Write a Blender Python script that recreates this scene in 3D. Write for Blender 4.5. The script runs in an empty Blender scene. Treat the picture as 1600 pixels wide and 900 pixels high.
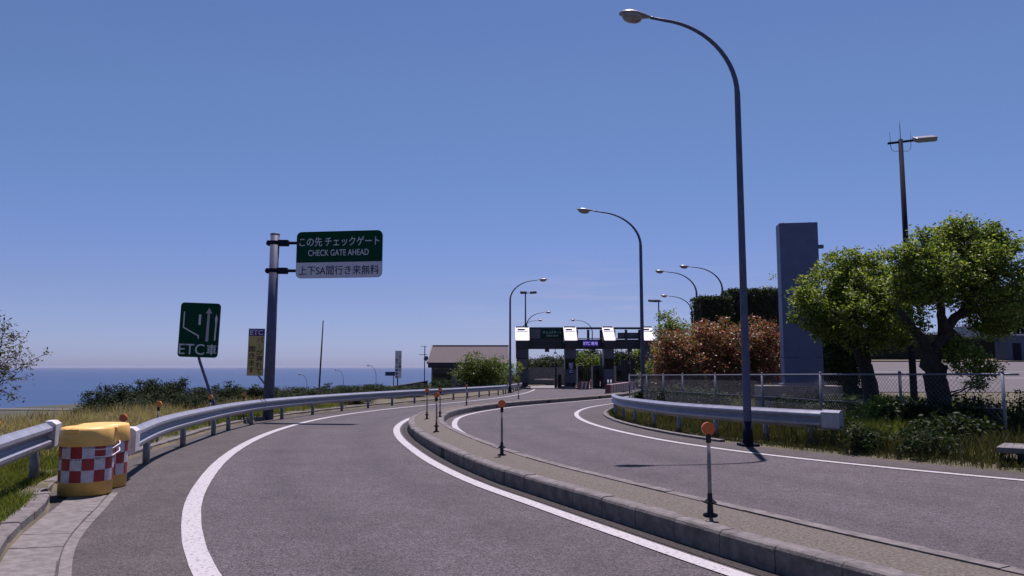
import bpy, bmesh, math, random
import numpy as np
from mathutils import Vector, Matrix
random.seed(7); RNG = np.random.default_rng(11)
R = math.radians
SC = bpy.context.scene
COL = SC.collection

# ------------------------------------------------------------------ camera, sky, sun, exposure
F_PX, PITCH, EYE = 1200.0, math.atan(123 / 1200.0), 1.6
cam = bpy.data.cameras.new('camera'); cam.sensor_width = 36; cam.lens = 27.0
cam.clip_start = 0.1; cam.clip_end = 300000
cam_o = bpy.data.objects.new('camera', cam); COL.objects.link(cam_o)
cam_o.location = (0, 0, EYE); cam_o.rotation_euler = (R(90) + PITCH, 0, 0)
SC.camera = cam_o

SUN_EL, SUN_AZ = R(70.5), R(11.5)          # ahead of the camera, a little to the right
w = bpy.data.worlds.new('World'); SC.world = w; w.use_nodes = True
nt = w.node_tree
bg = nt.nodes['Background']
sky = nt.nodes.new('ShaderNodeTexSky'); sky.sky_type = 'NISHITA'; sky.sun_disc = False
sky.sun_elevation = SUN_EL; sky.sun_rotation = SUN_AZ; sky.altitude = 60
sky.air_density = 1.0; sky.dust_density = 0.6; sky.ozone_density = 2.2
hs = nt.nodes.new('ShaderNodeHueSaturation')
hs.inputs['Saturation'].default_value = 1.0
# the day's own air: sky colour graded by elevation (deep blue above, lavender sea haze low down)
SKY_TINT = [(0.0, (0.87, 1.09, 1.86)), (.015, (0.85, 1.07, 1.79)), (.048, (0.785, 0.965, 1.49)), (.093, (0.784, 0.907, 1.275)), (.143, (0.784, 0.936, 1.285)),
            (.223, (0.784, 1.013, 1.244)), (.33, (0.823, 1.062, 1.224)), (.42, (0.823, 1.042, 1.244)), (1.0, (0.608, 0.753, 1.020))]
tc0 = nt.nodes.new('ShaderNodeTexCoord'); sp0 = nt.nodes.new('ShaderNodeSeparateXYZ'); rm = nt.nodes.new('ShaderNodeValToRGB')
while len(rm.color_ramp.elements) < len(SKY_TINT): rm.color_ramp.elements.new(.5)
for e, (p, c) in zip(rm.color_ramp.elements, SKY_TINT): e.position = p; e.color = (*c, 1)
mt = nt.nodes.new('ShaderNodeMix'); mt.data_type = 'RGBA'; mt.blend_type = 'MULTIPLY'; mt.inputs[0].default_value = 1
nt.links.new(tc0.outputs['Generated'], sp0.inputs[0]); nt.links.new(sp0.outputs['Z'], rm.inputs[0])
nt.links.new(sky.outputs[0], mt.inputs[6]); nt.links.new(rm.outputs[0], mt.inputs[7]); nt.links.new(mt.outputs[2], hs.inputs['Color'])
# thin high cloud low over the horizon
tc = nt.nodes.new('ShaderNodeTexCoord'); mp = nt.nodes.new('ShaderNodeMapping')
mp.inputs['Scale'].default_value = (3.0, 3.0, 38.0)
cl = nt.nodes.new('ShaderNodeTexNoise'); cl.inputs['Scale'].default_value = 2.0; cl.inputs['Detail'].default_value = 5
cr = nt.nodes.new('ShaderNodeValToRGB'); cr.color_ramp.elements[0].position = 0.48; cr.color_ramp.elements[1].position = 0.8
sep = nt.nodes.new('ShaderNodeSeparateXYZ')
band = nt.nodes.new('ShaderNodeMapRange'); band.inputs[1].default_value = 0.16; band.inputs[2].default_value = 0.02
band.inputs[3].default_value = 0.0; band.inputs[4].default_value = 0.75
mul = nt.nodes.new('ShaderNodeMath'); mul.operation = 'MULTIPLY'
mixc = nt.nodes.new('ShaderNodeMix'); mixc.data_type = 'RGBA'
nt.links.new(tc.outputs['Generated'], mp.inputs[0]); nt.links.new(mp.outputs[0], cl.inputs['Vector'])
nt.links.new(cl.outputs['Fac'], cr.inputs[0]); nt.links.new(tc.outputs['Generated'], sep.inputs[0])
nt.links.new(sep.outputs['Z'], band.inputs[0]); nt.links.new(cr.outputs[0], mul.inputs[0]); nt.links.new(band.outputs[0], mul.inputs[1])
side = nt.nodes.new('ShaderNodeMapRange'); side.inputs[1].default_value = -.12; side.inputs[2].default_value = .10; mu2 = nt.nodes.new('ShaderNodeMath'); mu2.operation = 'MULTIPLY'   # the streaks lie inland, to the right
nt.links.new(sep.outputs['X'], side.inputs[0]); nt.links.new(mul.outputs[0], mu2.inputs[0]); nt.links.new(side.outputs[0], mu2.inputs[1])
nt.links.new(mu2.outputs[0], mixc.inputs[0]); nt.links.new(hs.outputs[0], mixc.inputs[6])
mixc.inputs[7].default_value = (7.4, 7.3, 8.6, 1)
nt.links.new(mixc.outputs[2], bg.inputs[0]); bg.inputs[1].default_value = 0.052

sun = bpy.data.lights.new('sun', 'SUN'); sun.energy = 5.0; sun.angle = R(0.53); sun.color = (1.0, 0.955, 0.9)
sun_o = bpy.data.objects.new('sun', sun); COL.objects.link(sun_o)
sd = Vector((math.sin(SUN_AZ) * math.cos(SUN_EL), math.cos(SUN_AZ) * math.cos(SUN_EL), math.sin(SUN_EL)))
sun_o.rotation_euler = sd.to_track_quat('Z', 'Y').to_euler(); sun_o.location = sd * 60

vs = SC.view_settings
vs.view_transform = 'Standard'; vs.look = 'None'; vs.exposure = 0.36; vs.gamma = 1; vs.use_curve_mapping = False
try:                                        # the phone's cool, slightly magenta white balance
    vs.use_white_balance = True; vs.white_balance_temperature = 6300; vs.white_balance_tint = 30
except Exception: pass
cy = SC.cycles
cy.use_denoising = True; cy.max_bounces = 6; cy.diffuse_bounces = 3; cy.transparent_max_bounces = 8
cy.sample_clamp_indirect = 6; cy.use_adaptive_sampling = True; cy.adaptive_threshold = 0.01

# ------------------------------------------------------------------ helpers: plan curves and terrain
class Curve:
    """a plan curve x(y) through points sorted by y (cubic Hermite)"""
    def __init__(s, pts):
        pts = sorted(pts, key=lambda p: p[1])
        s.x = np.array([p[0] for p in pts], float); s.y = np.array([p[1] for p in pts], float)
        d = np.diff(s.x) / np.diff(s.y); m = np.empty_like(s.x); m[0] = d[0]; m[-1] = d[-1]
        h = np.diff(s.y); m[1:-1] = (d[:-1] * h[1:] + d[1:] * h[:-1]) / (h[1:] + h[:-1]); s.m = m
    def __call__(s, y):
        y = np.asarray(y, float)
        i = np.clip(np.searchsorted(s.y, y) - 1, 0, len(s.y) - 2)
        h = s.y[i + 1] - s.y[i]; t = (y - s.y[i]) / h; tc_ = np.clip(t, 0, 1)
        a = 2 * tc_**3 - 3 * tc_**2 + 1; b = tc_**3 - 2 * tc_**2 + tc_; c = -2 * tc_**3 + 3 * tc_**2; e = tc_**3 - tc_**2
        x = a * s.x[i] + b * h * s.m[i] + c * s.x[i + 1] + e * h * s.m[i + 1]
        x = x + np.where(t < 0, t * h * s.m[0], 0) + np.where(t > 1, (t - 1) * h * s.m[-1], 0)
        return x
    def poly(s, y0, y1, step=0.3):
        yy = np.arange(y0, y1, 0.02); xx = s(yy)
        L = np.concatenate([[0], np.cumsum(np.hypot(np.diff(xx), np.diff(yy)))])
        n = max(2, int(L[-1] / step) + 1); q = np.linspace(0, L[-1], n)
        return np.stack([np.interp(q, L, xx), np.interp(q, L, yy)], 1)

def normals(P):
    d = np.gradient(P, axis=0); d /= np.linalg.norm(d, axis=1)[:, None]
    return np.stack([d[:, 1], -d[:, 0]], 1)          # to the right of travel

def g(y):
    t = np.asarray(y, float) - 14
    return -0.012 * np.where(t > 3, t, np.where(t < -3, 0, (t + 3)**2 / 12))

MED = Curve([(7, -3), (5.2, .5), (4, 2.6), (2.95, 4.5), (2.0, 6.25), (1.07, 8.15), (.5, 9.35), (-.2, 10.85), (-.95, 12.9), (-1.72, 15.65),
             (-2.4, 18.6), (-2.85, 21.3), (-3.1, 24.2), (-3.13, 27), (-2.8, 30), (-2.05, 33.5), (-.75, 37.6), (.95, 41.3), (3.5, 46.8), (6.4, 53.5), (8.6, 60)])
LINE_L = Curve([(2.6, -1), (.35, 2), (-1.25, 4.3), (-2.40, 6.2), (-3.56, 8.75), (-4.55, 11.8), (-5.6, 16.3), (-6.3, 21.5), (-6.38, 27),
                (-5.65, 32.5), (-4.35, 37.8), (-2.3, 45), (.2, 58), (1.7, 72), (2.5, 85), (3, 110)])
LINE_R = Curve([(16, 4.5), (12, 7), (9, 9.3), (7.27, 11), (6.1, 12.3), (4.66, 14.35), (3.65, 16.6), (3.02, 19), (2.5, 22.3), (2.3, 26), (2.55, 30.5),
                (3.4, 35), (4.9, 39.5), (8, 46), (11.2, 53), (14, 62), (15.6, 74), (16, 90)])
KERB_L = Curve([(1.2, -8), (-1.1, 0), (-2.85, 4), (-3.55, 5.3), (-4.33, 6.75), (-5.3, 9.0), (-5.85, 9.9), (-6.2, 11.2), (-6.6, 13.2), (-7.25, 17), (-7.85, 20.4), (-8.1, 24),
                (-7.9, 28), (-7.2, 33), (-6.0, 39), (-3.9, 47), (-2.2, 55), (-1.0, 63), (-.1, 72), (.9, 84), (1.5, 100), (8, 130), (60, 300), (400, 1500), (1000, 4000)])
VERGE_R = Curve([(40, -8), (24, 1.2), (18, 4.6), (13.5, 7.3), (9.9, 9.8), (7.9, 11.6), (6.6, 13.3), (5.3, 15.4), (4.3, 18), (3.6, 21.5), (3.35, 25), (3.5, 29), (4.2, 33),
                 (5.6, 38), (8.5, 45), (11.8, 52.5), (15, 62), (17, 75), (17.5, 90), (18, 110), (26, 140), (90, 320), (450, 1500), (1100, 4000)])

def sm(t): t = np.clip(t, 0, 1); return t * t * (3 - 2 * t)
def T(x, y):
    x = np.asarray(x, float); y = np.asarray(y, float)
    z = g(np.minimum(y, 120)); sl = KERB_L(y) - x; sr = x - VERGE_R(y)
    left = z + .11 + .03 * sm(sl / 6) + .05 * np.sin(x * .7) * sm(sl / 4) * np.cos(y * .45)
    drop = np.where(sl > 4, .40 * (sl - 4 - 4.5 * (1 - np.exp(-np.maximum(sl - 4, 0) / 4.5))), 0)
    left = np.maximum(left - drop, -50.3 + .4 * np.sin(x * .02))
    rise = .05 * np.clip(y - 27, 0, 68) * sm((sr - 3.2) / 7)
    right = z + .05 * sm(sr / .5) + .1 * sm(sr / 4) + rise
    return np.where(sl > 0, left, np.where(sr > 0, right, z))
def Tz(x, y): return float(T(x, y))

def W(px, py, d):
    """world point seen at photo pixel (px, py) at forward distance d"""
    a = (px - 800) / F_PX; b = (450 - py) / F_PX; c, s = math.cos(PITCH), math.sin(PITCH)
    dy = c - b * s; k = d / dy
    return Vector((a * k, d, EYE + (s + b * c) * k))

# ------------------------------------------------------------------ helpers: materials
def mat(name, col, rough=.7, metal=0, var=0, vscale=8, col2=None, bump=0, bscale=60, spec=.5, detail=6, coat=0, island=0, mid=(.4, .62), k=.56):
    col = tuple(c * k for c in col); col2 = tuple(c * k for c in col2) if col2 else None
    m = bpy.data.materials.new(name); m.use_nodes = True; n = m.node_tree.nodes; l = m.node_tree.links
    b = n['Principled BSDF']; b.inputs['Roughness'].default_value = rough; b.inputs['Metallic'].default_value = metal
    b.inputs['Specular IOR Level'].default_value = spec; b.inputs['Coat Weight'].default_value = coat
    c4 = (*col, 1); b.inputs['Base Color'].default_value = c4
    if col2 is None and var: col2 = tuple(max(0, c * (1 - var)) for c in col)
    tc = n.new('ShaderNodeTexCoord')
    if col2 is not None:
        t = n.new('ShaderNodeTexNoise'); t.inputs['Scale'].default_value = vscale; t.inputs['Detail'].default_value = detail; t.inputs['Roughness'].default_value = .65
        r = n.new('ShaderNodeValToRGB'); r.color_ramp.elements[0].position = mid[0]; r.color_ramp.elements[1].position = mid[1]
        r.color_ramp.elements[0].color = (*col2, 1); r.color_ramp.elements[1].color = c4
        l.new(tc.outputs['Object'], t.inputs['Vector']); l.new(t.outputs['Fac'], r.inputs[0]); l.new(r.outputs[0], b.inputs['Base Color'])
    if bump:
        t = n.new('ShaderNodeTexNoise'); t.inputs['Scale'].default_value = bscale; t.inputs['Detail'].default_value = 4
        bp = n.new('ShaderNodeBump'); bp.inputs['Strength'].default_value = bump; bp.inputs['Distance'].default_value = .02
        l.new(tc.outputs['Object'], t.inputs['Vector']); l.new(t.outputs['Fac'], bp.inputs['Height']); l.new(bp.outputs[0], b.inputs['Normal'])
    return m

def leaf_mat(name, cols, trans=.35, rough=.5, spec=.35):
    """per-leaf colour from a ramp over the random value of each leaf"""
    m = bpy.data.materials.new(name); m.use_nodes = True; n = m.node_tree.nodes; l = m.node_tree.links
    b = n['Principled BSDF']; out = n['Material Output']
    ge = n.new('ShaderNodeNewGeometry'); r = n.new('ShaderNodeValToRGB'); r.color_ramp.interpolation = 'LINEAR'
    while len(r.color_ramp.elements) < len(cols): r.color_ramp.elements.new(.5)
    for i, (e, c) in enumerate(zip(r.color_ramp.elements, cols)): e.position = i / max(1, len(cols) - 1); e.color = (*c, 1)
    l.new(ge.outputs['Random Per Island'], r.inputs[0]); l.new(r.outputs[0], b.inputs['Base Color'])
    b.inputs['Roughness'].default_value = rough; b.inputs['Specular IOR Level'].default_value = spec
    tr = n.new('ShaderNodeBsdfTranslucent'); mx = n.new('ShaderNodeMixShader'); mx.inputs[0].default_value = trans
    g2 = n.new('ShaderNodeMix'); g2.data_type = 'RGBA'; g2.blend_type = 'MULTIPLY'; g2.inputs[0].default_value = 1; g2.inputs[7].default_value = (1.25, 1.3, .55, 1)
    l.new(r.outputs[0], g2.inputs[6]); l.new(g2.outputs[2], tr.inputs[0])
    l.new(b.outputs[0], mx.inputs[1]); l.new(tr.outputs[0], mx.inputs[2]); l.new(mx.outputs[0], out.inputs[0])
    return m

def asphalt(name, lo, hi, patch, rough=.85, track=0):
    m = bpy.data.materials.new(name); m.use_nodes = True; n = m.node_tree.nodes; l = m.node_tree.links
    b = n['Principled BSDF']; b.inputs['Roughness'].default_value = rough; b.inputs['Specular IOR Level'].default_value = .4
    tc = n.new('ShaderNodeTexCoord')
    v = n.new('ShaderNodeTexVoronoi'); v.inputs['Scale'].default_value = 85
    r = n.new('ShaderNodeValToRGB'); r.color_ramp.elements[0].color = (*lo, 1); r.color_ramp.elements[1].color = (*hi, 1)
    r.color_ramp.elements[0].position = .15; r.color_ramp.elements[1].position = .95
    sp = n.new('ShaderNodeSeparateColor'); l.new(tc.outputs['Object'], v.inputs['Vector']); l.new(v.outputs['Color'], sp.inputs[0])
    l.new(sp.outputs[0], r.inputs[0])
    t = n.new('ShaderNodeTexNoise'); t.inputs['Scale'].default_value = .55; t.inputs['Detail'].default_value = 7; t.inputs['Roughness'].default_value = .7
    l.new(tc.outputs['Object'], t.inputs['Vector'])
    mr = n.new('ShaderNodeMapRange'); mr.inputs[1].default_value = .35; mr.inputs[2].default_value = .68; mr.inputs[3].default_value = 1 - patch; mr.inputs[4].default_value = 1 + patch
    l.new(t.outputs['Fac'], mr.inputs[0])
    t3 = n.new('ShaderNodeTexNoise'); t3.inputs['Scale'].default_value = 4.5; t3.inputs['Detail'].default_value = 5; l.new(tc.outputs['Object'], t3.inputs['Vector'])
    m3 = n.new('ShaderNodeMapRange'); m3.inputs[1].default_value = .35; m3.inputs[2].default_value = .65; m3.inputs[3].default_value = 1 - patch * .6; m3.inputs[4].default_value = 1 + patch * .6
    mm = n.new('ShaderNodeMath'); mm.operation = 'MULTIPLY'; l.new(t3.outputs['Fac'], m3.inputs[0]); l.new(m3.outputs[0], mm.inputs[0]); l.new(mr.outputs[0], mm.inputs[1])
    mx = n.new('ShaderNodeMix'); mx.data_type = 'RGBA'; mx.blend_type = 'MULTIPLY'; mx.inputs[0].default_value = 1
    l.new(r.outputs[0], mx.inputs[6]); l.new(mm.outputs[0], mx.inputs[7]); l.new(mx.outputs[2], b.inputs['Base Color'])
    if track:
        at_ = n.new('ShaderNodeAttribute'); at_.attribute_name = 'wear'; wr = n.new('ShaderNodeTexNoise'); wr.inputs['Scale'].default_value = 1.3; wr.inputs['Detail'].default_value = 4
        l.new(tc.outputs['Object'], wr.inputs['Vector']); wm = n.new('ShaderNodeMath'); wm.operation = 'MULTIPLY'; l.new(at_.outputs['Fac'], wm.inputs[0]); l.new(wr.outputs['Fac'], wm.inputs[1])
        w2 = n.new('ShaderNodeMapRange'); w2.inputs[2].default_value = .6; w2.inputs[3].default_value = 1.06; w2.inputs[4].default_value = 1.06 - track; l.new(wm.outputs[0], w2.inputs[0])
        m4 = n.new('ShaderNodeMix'); m4.data_type = 'RGBA'; m4.blend_type = 'MULTIPLY'; m4.inputs[0].default_value = 1; l.new(mx.outputs[2], m4.inputs[6]); l.new(w2.outputs[0], m4.inputs[7]); l.new(m4.outputs[2], b.inputs['Base Color'])
    bp = n.new('ShaderNodeBump'); bp.inputs['Strength'].default_value = .55; bp.inputs['Distance'].default_value = .008
    l.new(v.outputs['Distance'], bp.inputs['Height']); l.new(bp.outputs[0], b.inputs['Normal'])
    return m

def emit_mat(name, col, s):
    m = bpy.data.materials.new(name); m.use_nodes = True; b = m.node_tree.nodes['Principled BSDF']
    b.inputs['Base Color'].default_value = (*[c * .3 for c in col], 1); b.inputs['Emission Color'].default_value = (*col, 1); b.inputs['Emission Strength'].default_value = s
    return m

M = {}
M['asphalt'] = asphalt('asphalt', (.022, .019, .020), (.104, .091, .095), .16, track=.22)
M['asphalt_brown'] = asphalt('asphalt_shoulder', (.028, .0245, .023), (.084, .073, .067), .2)
M['asphalt_far'] = asphalt('asphalt_parking', (.065, .06, .06), (.11, .10, .10), .12)
M['plaza'] = mat('pale_concrete_paving', (.36, .335, .32), .9, col2=(.27, .25, .24), vscale=.8)
M['paint'] = mat('road_paint', (.66, .65, .64), .6, var=.0, col2=(.20, .19, .185), vscale=30, mid=(.33, .47), bump=.25, bscale=120)
M['kerb'] = mat('kerb_concrete', (.31, .285, .265), .9, col2=(.12, .108, .098), vscale=7, bump=.4, bscale=70, mid=(.3, .66))
M['joint'] = mat('dark_joint', (.05, .046, .042), .95)
M['debris'] = mat('kerb_foot_grit', (.10, .085, .075), .95, col2=(.03, .026, .024), vscale=45, bump=.8, bscale=120, mid=(.42, .62))
M['median'] = mat('median_concrete', (.275, .24, .19), .95, col2=(.085, .073, .056), vscale=38, bump=.6, bscale=90, mid=(.34, .66))
M['gutter'] = mat('gutter_concrete', (.31, .285, .265), .9, col2=(.20, .182, .165), vscale=9, bump=.35, bscale=60)
M['rail'] = mat('galvanised_rail', (.36, .375, .42), .42, metal=.3, col2=(.26, .275, .32), vscale=5, mid=(.35, .7), bump=.04, bscale=30, k=.9)
M['railpost'] = mat('rail_post_paint', (.36, .37, .41), .5, metal=.3, col2=(.24, .235, .24), vscale=9)
M['sleeve'] = mat('white_end_sleeve', (.72, .72, .74), .45, col2=(.52, .51, .5), vscale=9, k=.9)
M['pole'] = mat('galvanised_pole', (.165, .185, .30), .55, metal=.0, col2=(.13, .145, .235), vscale=6, spec=.2)
M['darkpole'] = mat('dark_pole_paint', (.028, .031, .06), .75, metal=.0, spec=.06, col2=(.022, .024, .045), vscale=5)
M['lamphead'] = mat('lamp_housing', (.42, .42, .43), .35, metal=.2, col2=(.33, .33, .33), vscale=12)
M['lens'] = mat('lamp_lens', (.46, .44, .37), .22, coat=.5, col2=(.34, .32, .26), vscale=9)
M['green'] = mat('sign_green', (.0005, .085, .042), .65, col2=(.0005, .074, .037), vscale=4, spec=.08)
M['signwhite'] = mat('sign_white', (.80, .77, .80), .5, col2=(.72, .69, .72), vscale=6, spec=.2, k=.75)
M['signpink'] = mat('sign_arrow_pale', (.62, .55, .58), .45)
M['navy'] = mat('sign_navy', (.01, .012, .06), .5)
M['black'] = mat('lettering_black', (.012, .012, .016), .6)
M['yellow'] = mat('sign_yellow', (.66, .50, .16), .5, col2=(.58, .43, .14), vscale=5, k=.75)
M['purple'] = mat('sign_purple', (.075, .03, .30), .5)
M['signback'] = mat('sign_aluminium', (.32, .33, .35), .5, metal=.6)
M['barrel'] = mat('barrel_yellow', (.80, .44, .09), .5, col2=(.58, .31, .07), vscale=9, mid=(.25, .7), k=.9)
M['barrel_top'] = mat('barrel_lid_yellow', (.86, .51, .12), .48, col2=(.66, .38, .09), vscale=8, mid=(.3,.6), k=.9)
M['sq_red'] = mat('reflective_red', (.36, .015, .02), .4, col2=(.27, .012, .018), vscale=14, k=.9)
M['sq_white'] = mat('reflective_white', (.60, .58, .62), .4, col2=(.46, .44, .48), vscale=14, k=.9)
M['strap'] = mat('white_rope', (.75, .75, .77), .6, k=.9)
M['orange'] = mat('reflector_orange', (.62, .11, .008), .3, coat=.4, k=.9)
M['amber'] = mat('reflector_amber', (.78, .24, .012), .3, coat=.4, k=.9)
M['delpost'] = mat('delineator_post', (.42, .38, .37), .6, col2=(.27, .235, .22), vscale=20)
M['rubber'] = mat('rubber_base', (.03, .028, .028), .8)
M['pylon'] = mat('pylon_steel', (.175, .205, .38), .5, metal=.0, col2=(.145, .17, .32), vscale=2.2)
M['conc'] = mat('concrete', (.30, .29, .27), .9, col2=(.19, .18, .17), vscale=3, bump=.3)
M['conc_dark'] = mat('weathered_concrete', (.17, .165, .16), .9, col2=(.09, .088, .085), vscale=3, bump=.3)
M['fence'] = mat('fence_steel', (.26, .28, .34), .5, metal=.2)
M['bark'] = mat('bark', (.075, .058, .045), .95, col2=(.03, .024, .02), vscale=14, bump=.9, bscale=28)
M['twig'] = mat('twig_bark', (.06, .045, .035), .9)
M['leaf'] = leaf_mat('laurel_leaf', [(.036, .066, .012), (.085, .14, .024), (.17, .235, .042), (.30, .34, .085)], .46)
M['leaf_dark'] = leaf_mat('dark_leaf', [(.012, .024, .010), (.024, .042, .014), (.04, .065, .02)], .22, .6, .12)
M['leaf_pine'] = leaf_mat('pine_needle', [(.014, .024, .012), (.022, .038, .016), (.036, .052, .02)], .15, .7, .1)
M['leaf_bright'] = leaf_mat('bright_leaf', [(.04, .07, .015), (.075, .115, .02), (.12, .16, .03)], .38)
M['leaf_red'] = leaf_mat('photinia_leaf', [(.04, .065, .02), (.08, .10, .032), (.20, .06, .042), (.30, .075, .055), (.42, .16, .12), (.11, .125, .04), (.15, .15, .055), (.34, .035, .05)], .3, .45)
M['grass_dry'] = leaf_mat('dry_grass', [(.21, .175, .10), (.33, .27, .165), (.43, .355, .23), (.25, .22, .11)], .4)
M['grass_green'] = leaf_mat('green_grass', [(.06, .09, .018), (.11, .14, .028), (.17, .19, .05)], .5)
M['grass_olive'] = leaf_mat('olive_grass', [(.03, .04, .012), (.055, .066, .02), (.14, .115, .05)], .3)
M['ground'] = mat('soil_and_turf', (.20, .17, .10), .95, col2=(.11, .105, .05), vscale=.9, bump=.5, bscale=12)
def slopes():                                   # below the plateau the hillside is scrub and wood
    m = M['ground']; n = m.node_tree.nodes; l = m.node_tree.links; b = n['Principled BSDF']; src = b.inputs['Base Color'].links[0].from_socket
    ge = n.new('ShaderNodeNewGeometry'); sp = n.new('ShaderNodeSeparateXYZ'); mr = n.new('ShaderNodeMapRange'); mr.inputs[1].default_value = -1.8; mr.inputs[2].default_value = -4
    tx = n.new('ShaderNodeTexNoise'); tx.inputs['Scale'].default_value = .012; rr = n.new('ShaderNodeValToRGB'); rr.color_ramp.elements[0].color = (.018, .024, .012, 1); rr.color_ramp.elements[1].color = (.055, .06, .03, 1)
    mx = n.new('ShaderNodeMix'); mx.data_type = 'RGBA'
    l.new(ge.outputs['Position'], sp.inputs[0]); l.new(sp.outputs['Z'], mr.inputs[0]); l.new(ge.outputs['Position'], tx.inputs[0]); l.new(tx.outputs[0], rr.inputs[0])
    l.new(mr.outputs[0], mx.inputs[0]); l.new(src, mx.inputs[6]); l.new(rr.outputs[0], mx.inputs[7]); l.new(mx.outputs[2], b.inputs['Base Color'])
slopes()
M['gate_dark'] = mat('gate_dark_panel', (.030, .031, .042), .45, col2=(.024, .024, .032), vscale=3)
M['gate_mid'] = mat('gate_blue_grey_panel', (.13, .13, .175), .5, col2=(.11, .11, .15), vscale=3)
M['gate_white'] = mat('gate_white_metal', (.80, .80, .82), .5, metal=.0, col2=(.70, .70, .72), vscale=2, k=.8, spec=.3)
M['glass'] = mat('dark_glass', (.012, .013, .018), .08, coat=.3)
M['roof'] = mat('roof_shingle', (.125, .10, .102), .85, col2=(.09, .072, .075), vscale=5, bump=.4, bscale=25)
M['wall'] = mat('plaster_wall', (.30, .28, .25), .85, col2=(.24, .225, .20), vscale=2)
M['fascia'] = mat('dark_fascia', (.022, .022, .028), .6)
M['stripe_red'] = mat('barrier_red', (.30, .05, .055), .5)
M['stripe_white'] = mat('barrier_white', (.62, .58, .6), .5)
M['blue'] = mat('sign_blue', (.012, .05, .20), .5)
M['led'] = emit_mat('led_face', (.04, .018, .26), .25)
M['ledtext'] = emit_mat('led_letters', (.45, .38, 1.0), .5)
M['grey_board'] = mat('grey_board', (.27, .26, .255), .6)
M['van'] = mat('grey_vehicle_paint', (.30, .31, .35), .35, coat=.3)
M['shed'] = mat('blue_shed_metal', (.10, .12, .20), .5)

# ------------------------------------------------------------------ helpers: mesh builder
class MB:
    def __init__(s): s.v = []; s.f = []; s.mi = []; s.smooth = []
    def add(s, vs_, fs, mi=0, smooth=False):
        o = len(s.v); s.v += [tuple(v) for v in vs_]
        for f in fs: s.f.append(tuple(o + i for i in f)); s.mi.append(mi); s.smooth.append(smooth)
        return s
    def box(s, c, size, mi=0, rot=None, bev=0):
        bm = bmesh.new(); bmesh.ops.create_cube(bm, size=1)
        for v in bm.verts: v.co = Vector((v.co.x * size[0], v.co.y * size[1], v.co.z * size[2]))
        if bev: bmesh.ops.bevel(bm, geom=bm.edges[:], offset=bev, segments=2, affect='EDGES', profile=.6)
        m = (rot if rot is not None else Matrix.Identity(3))
        bm.verts.index_update()
        s.add([m @ v.co + Vector(c) for v in bm.verts], [[v.index for v in f.verts] for f in bm.faces], mi); bm.free(); return s
    def tube(s, pts, rad, n=10, mi=0, caps=True, smooth=True):
        pts = [Vector(p) for p in pts]
        if not hasattr(rad, '__len__'): rad = [rad] * len(pts)
        V = []; up = None
        for i, p in enumerate(pts):
            d = (pts[min(i + 1, len(pts) - 1)] - pts[max(i - 1, 0)]).normalized()
            if up is None: up = Vector((0, 0, 1)) if abs(d.z) < .9 else Vector((1, 0, 0))
            a = d.cross(up).normalized(); b = a.cross(d).normalized(); up = b
            for k in range(n):
                t = 2 * math.pi * k / n; V.append(p + (a * math.cos(t) + b * math.sin(t)) * rad[i])
        Fc = [(i * n + k, i * n + (k + 1) % n, (i + 1) * n + (k + 1) % n, (i + 1) * n + k) for i in range(len(pts) - 1) for k in range(n)]
        s.add(V, Fc, mi, smooth)
        if caps:
            o = len(s.v) - len(V)
            s.f.append(tuple(o + k for k in range(n))[::-1]); s.mi.append(mi); s.smooth.append(False)
            e = o + (len(pts) - 1) * n; s.f.append(tuple(e + k for k in range(n))); s.mi.append(mi); s.smooth.append(False)
        return s
    def lathe(s, prof, c=(0, 0, 0), n=24, mi=0, smooth=True):
        V = [(c[0] + r * math.cos(2 * math.pi * k / n), c[1] + r * math.sin(2 * math.pi * k / n), c[2] + z) for r, z in prof for k in range(n)]
        Fc = [(i * n + k, i * n + (k + 1) % n, (i + 1) * n + (k + 1) % n, (i + 1) * n + k) for i in range(len(prof) - 1) for k in range(n)]
        return s.add(V, Fc, mi, smooth)
    def prism(s, pts2, y0, y1, mi=0):
        """outline in local x,z, between depths y0 and y1 (y0 is the front)"""
        n = len(pts2); V = [(x, y0, z) for x, z in pts2] + [(x, y1, z) for x, z in pts2]
        return s.add(V, [tuple(range(n)), tuple(range(2 * n - 1, n - 1, -1))] + [(i, n + i, n + (i + 1) % n, (i + 1) % n) for i in range(n)], mi)
    def build(s, name, mats, parent=None):
        me = bpy.data.meshes.new(name); me.from_pydata(s.v, [], s.f)
        for m in (mats if isinstance(mats, (list, tuple)) else [mats]): me.materials.append(m)
        me.polygons.foreach_set('material_index', s.mi); me.polygons.foreach_set('use_smooth', s.smooth); me.update()
        o = bpy.data.objects.new(name, me); COL.objects.link(o)
        if parent: o.parent = parent
        return o

def raw(name, V, Fc, m, parent=None, smooth=False):
    """mesh from numpy arrays; Fc is (n, k)"""
    me = bpy.data.meshes.new(name); V = np.asarray(V, np.float32); Fc = np.asarray(Fc, np.int32)
    me.vertices.add(len(V)); me.vertices.foreach_set('co', V.ravel())
    n, k = Fc.shape; me.loops.add(n * k); me.loops.foreach_set('vertex_index', Fc.ravel())
    me.polygons.add(n); me.polygons.foreach_set('loop_start', np.arange(0, n * k, k, dtype=np.int32))
    me.polygons.foreach_set('loop_total', np.full(n, k, np.int32)); me.polygons.foreach_set('use_smooth', np.full(n, smooth))
    me.update(calc_edges=True); me.validate(); me.materials.append(m)
    o = bpy.data.objects.new(name, me); COL.objects.link(o)
    if parent: o.parent = parent
    return o

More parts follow.
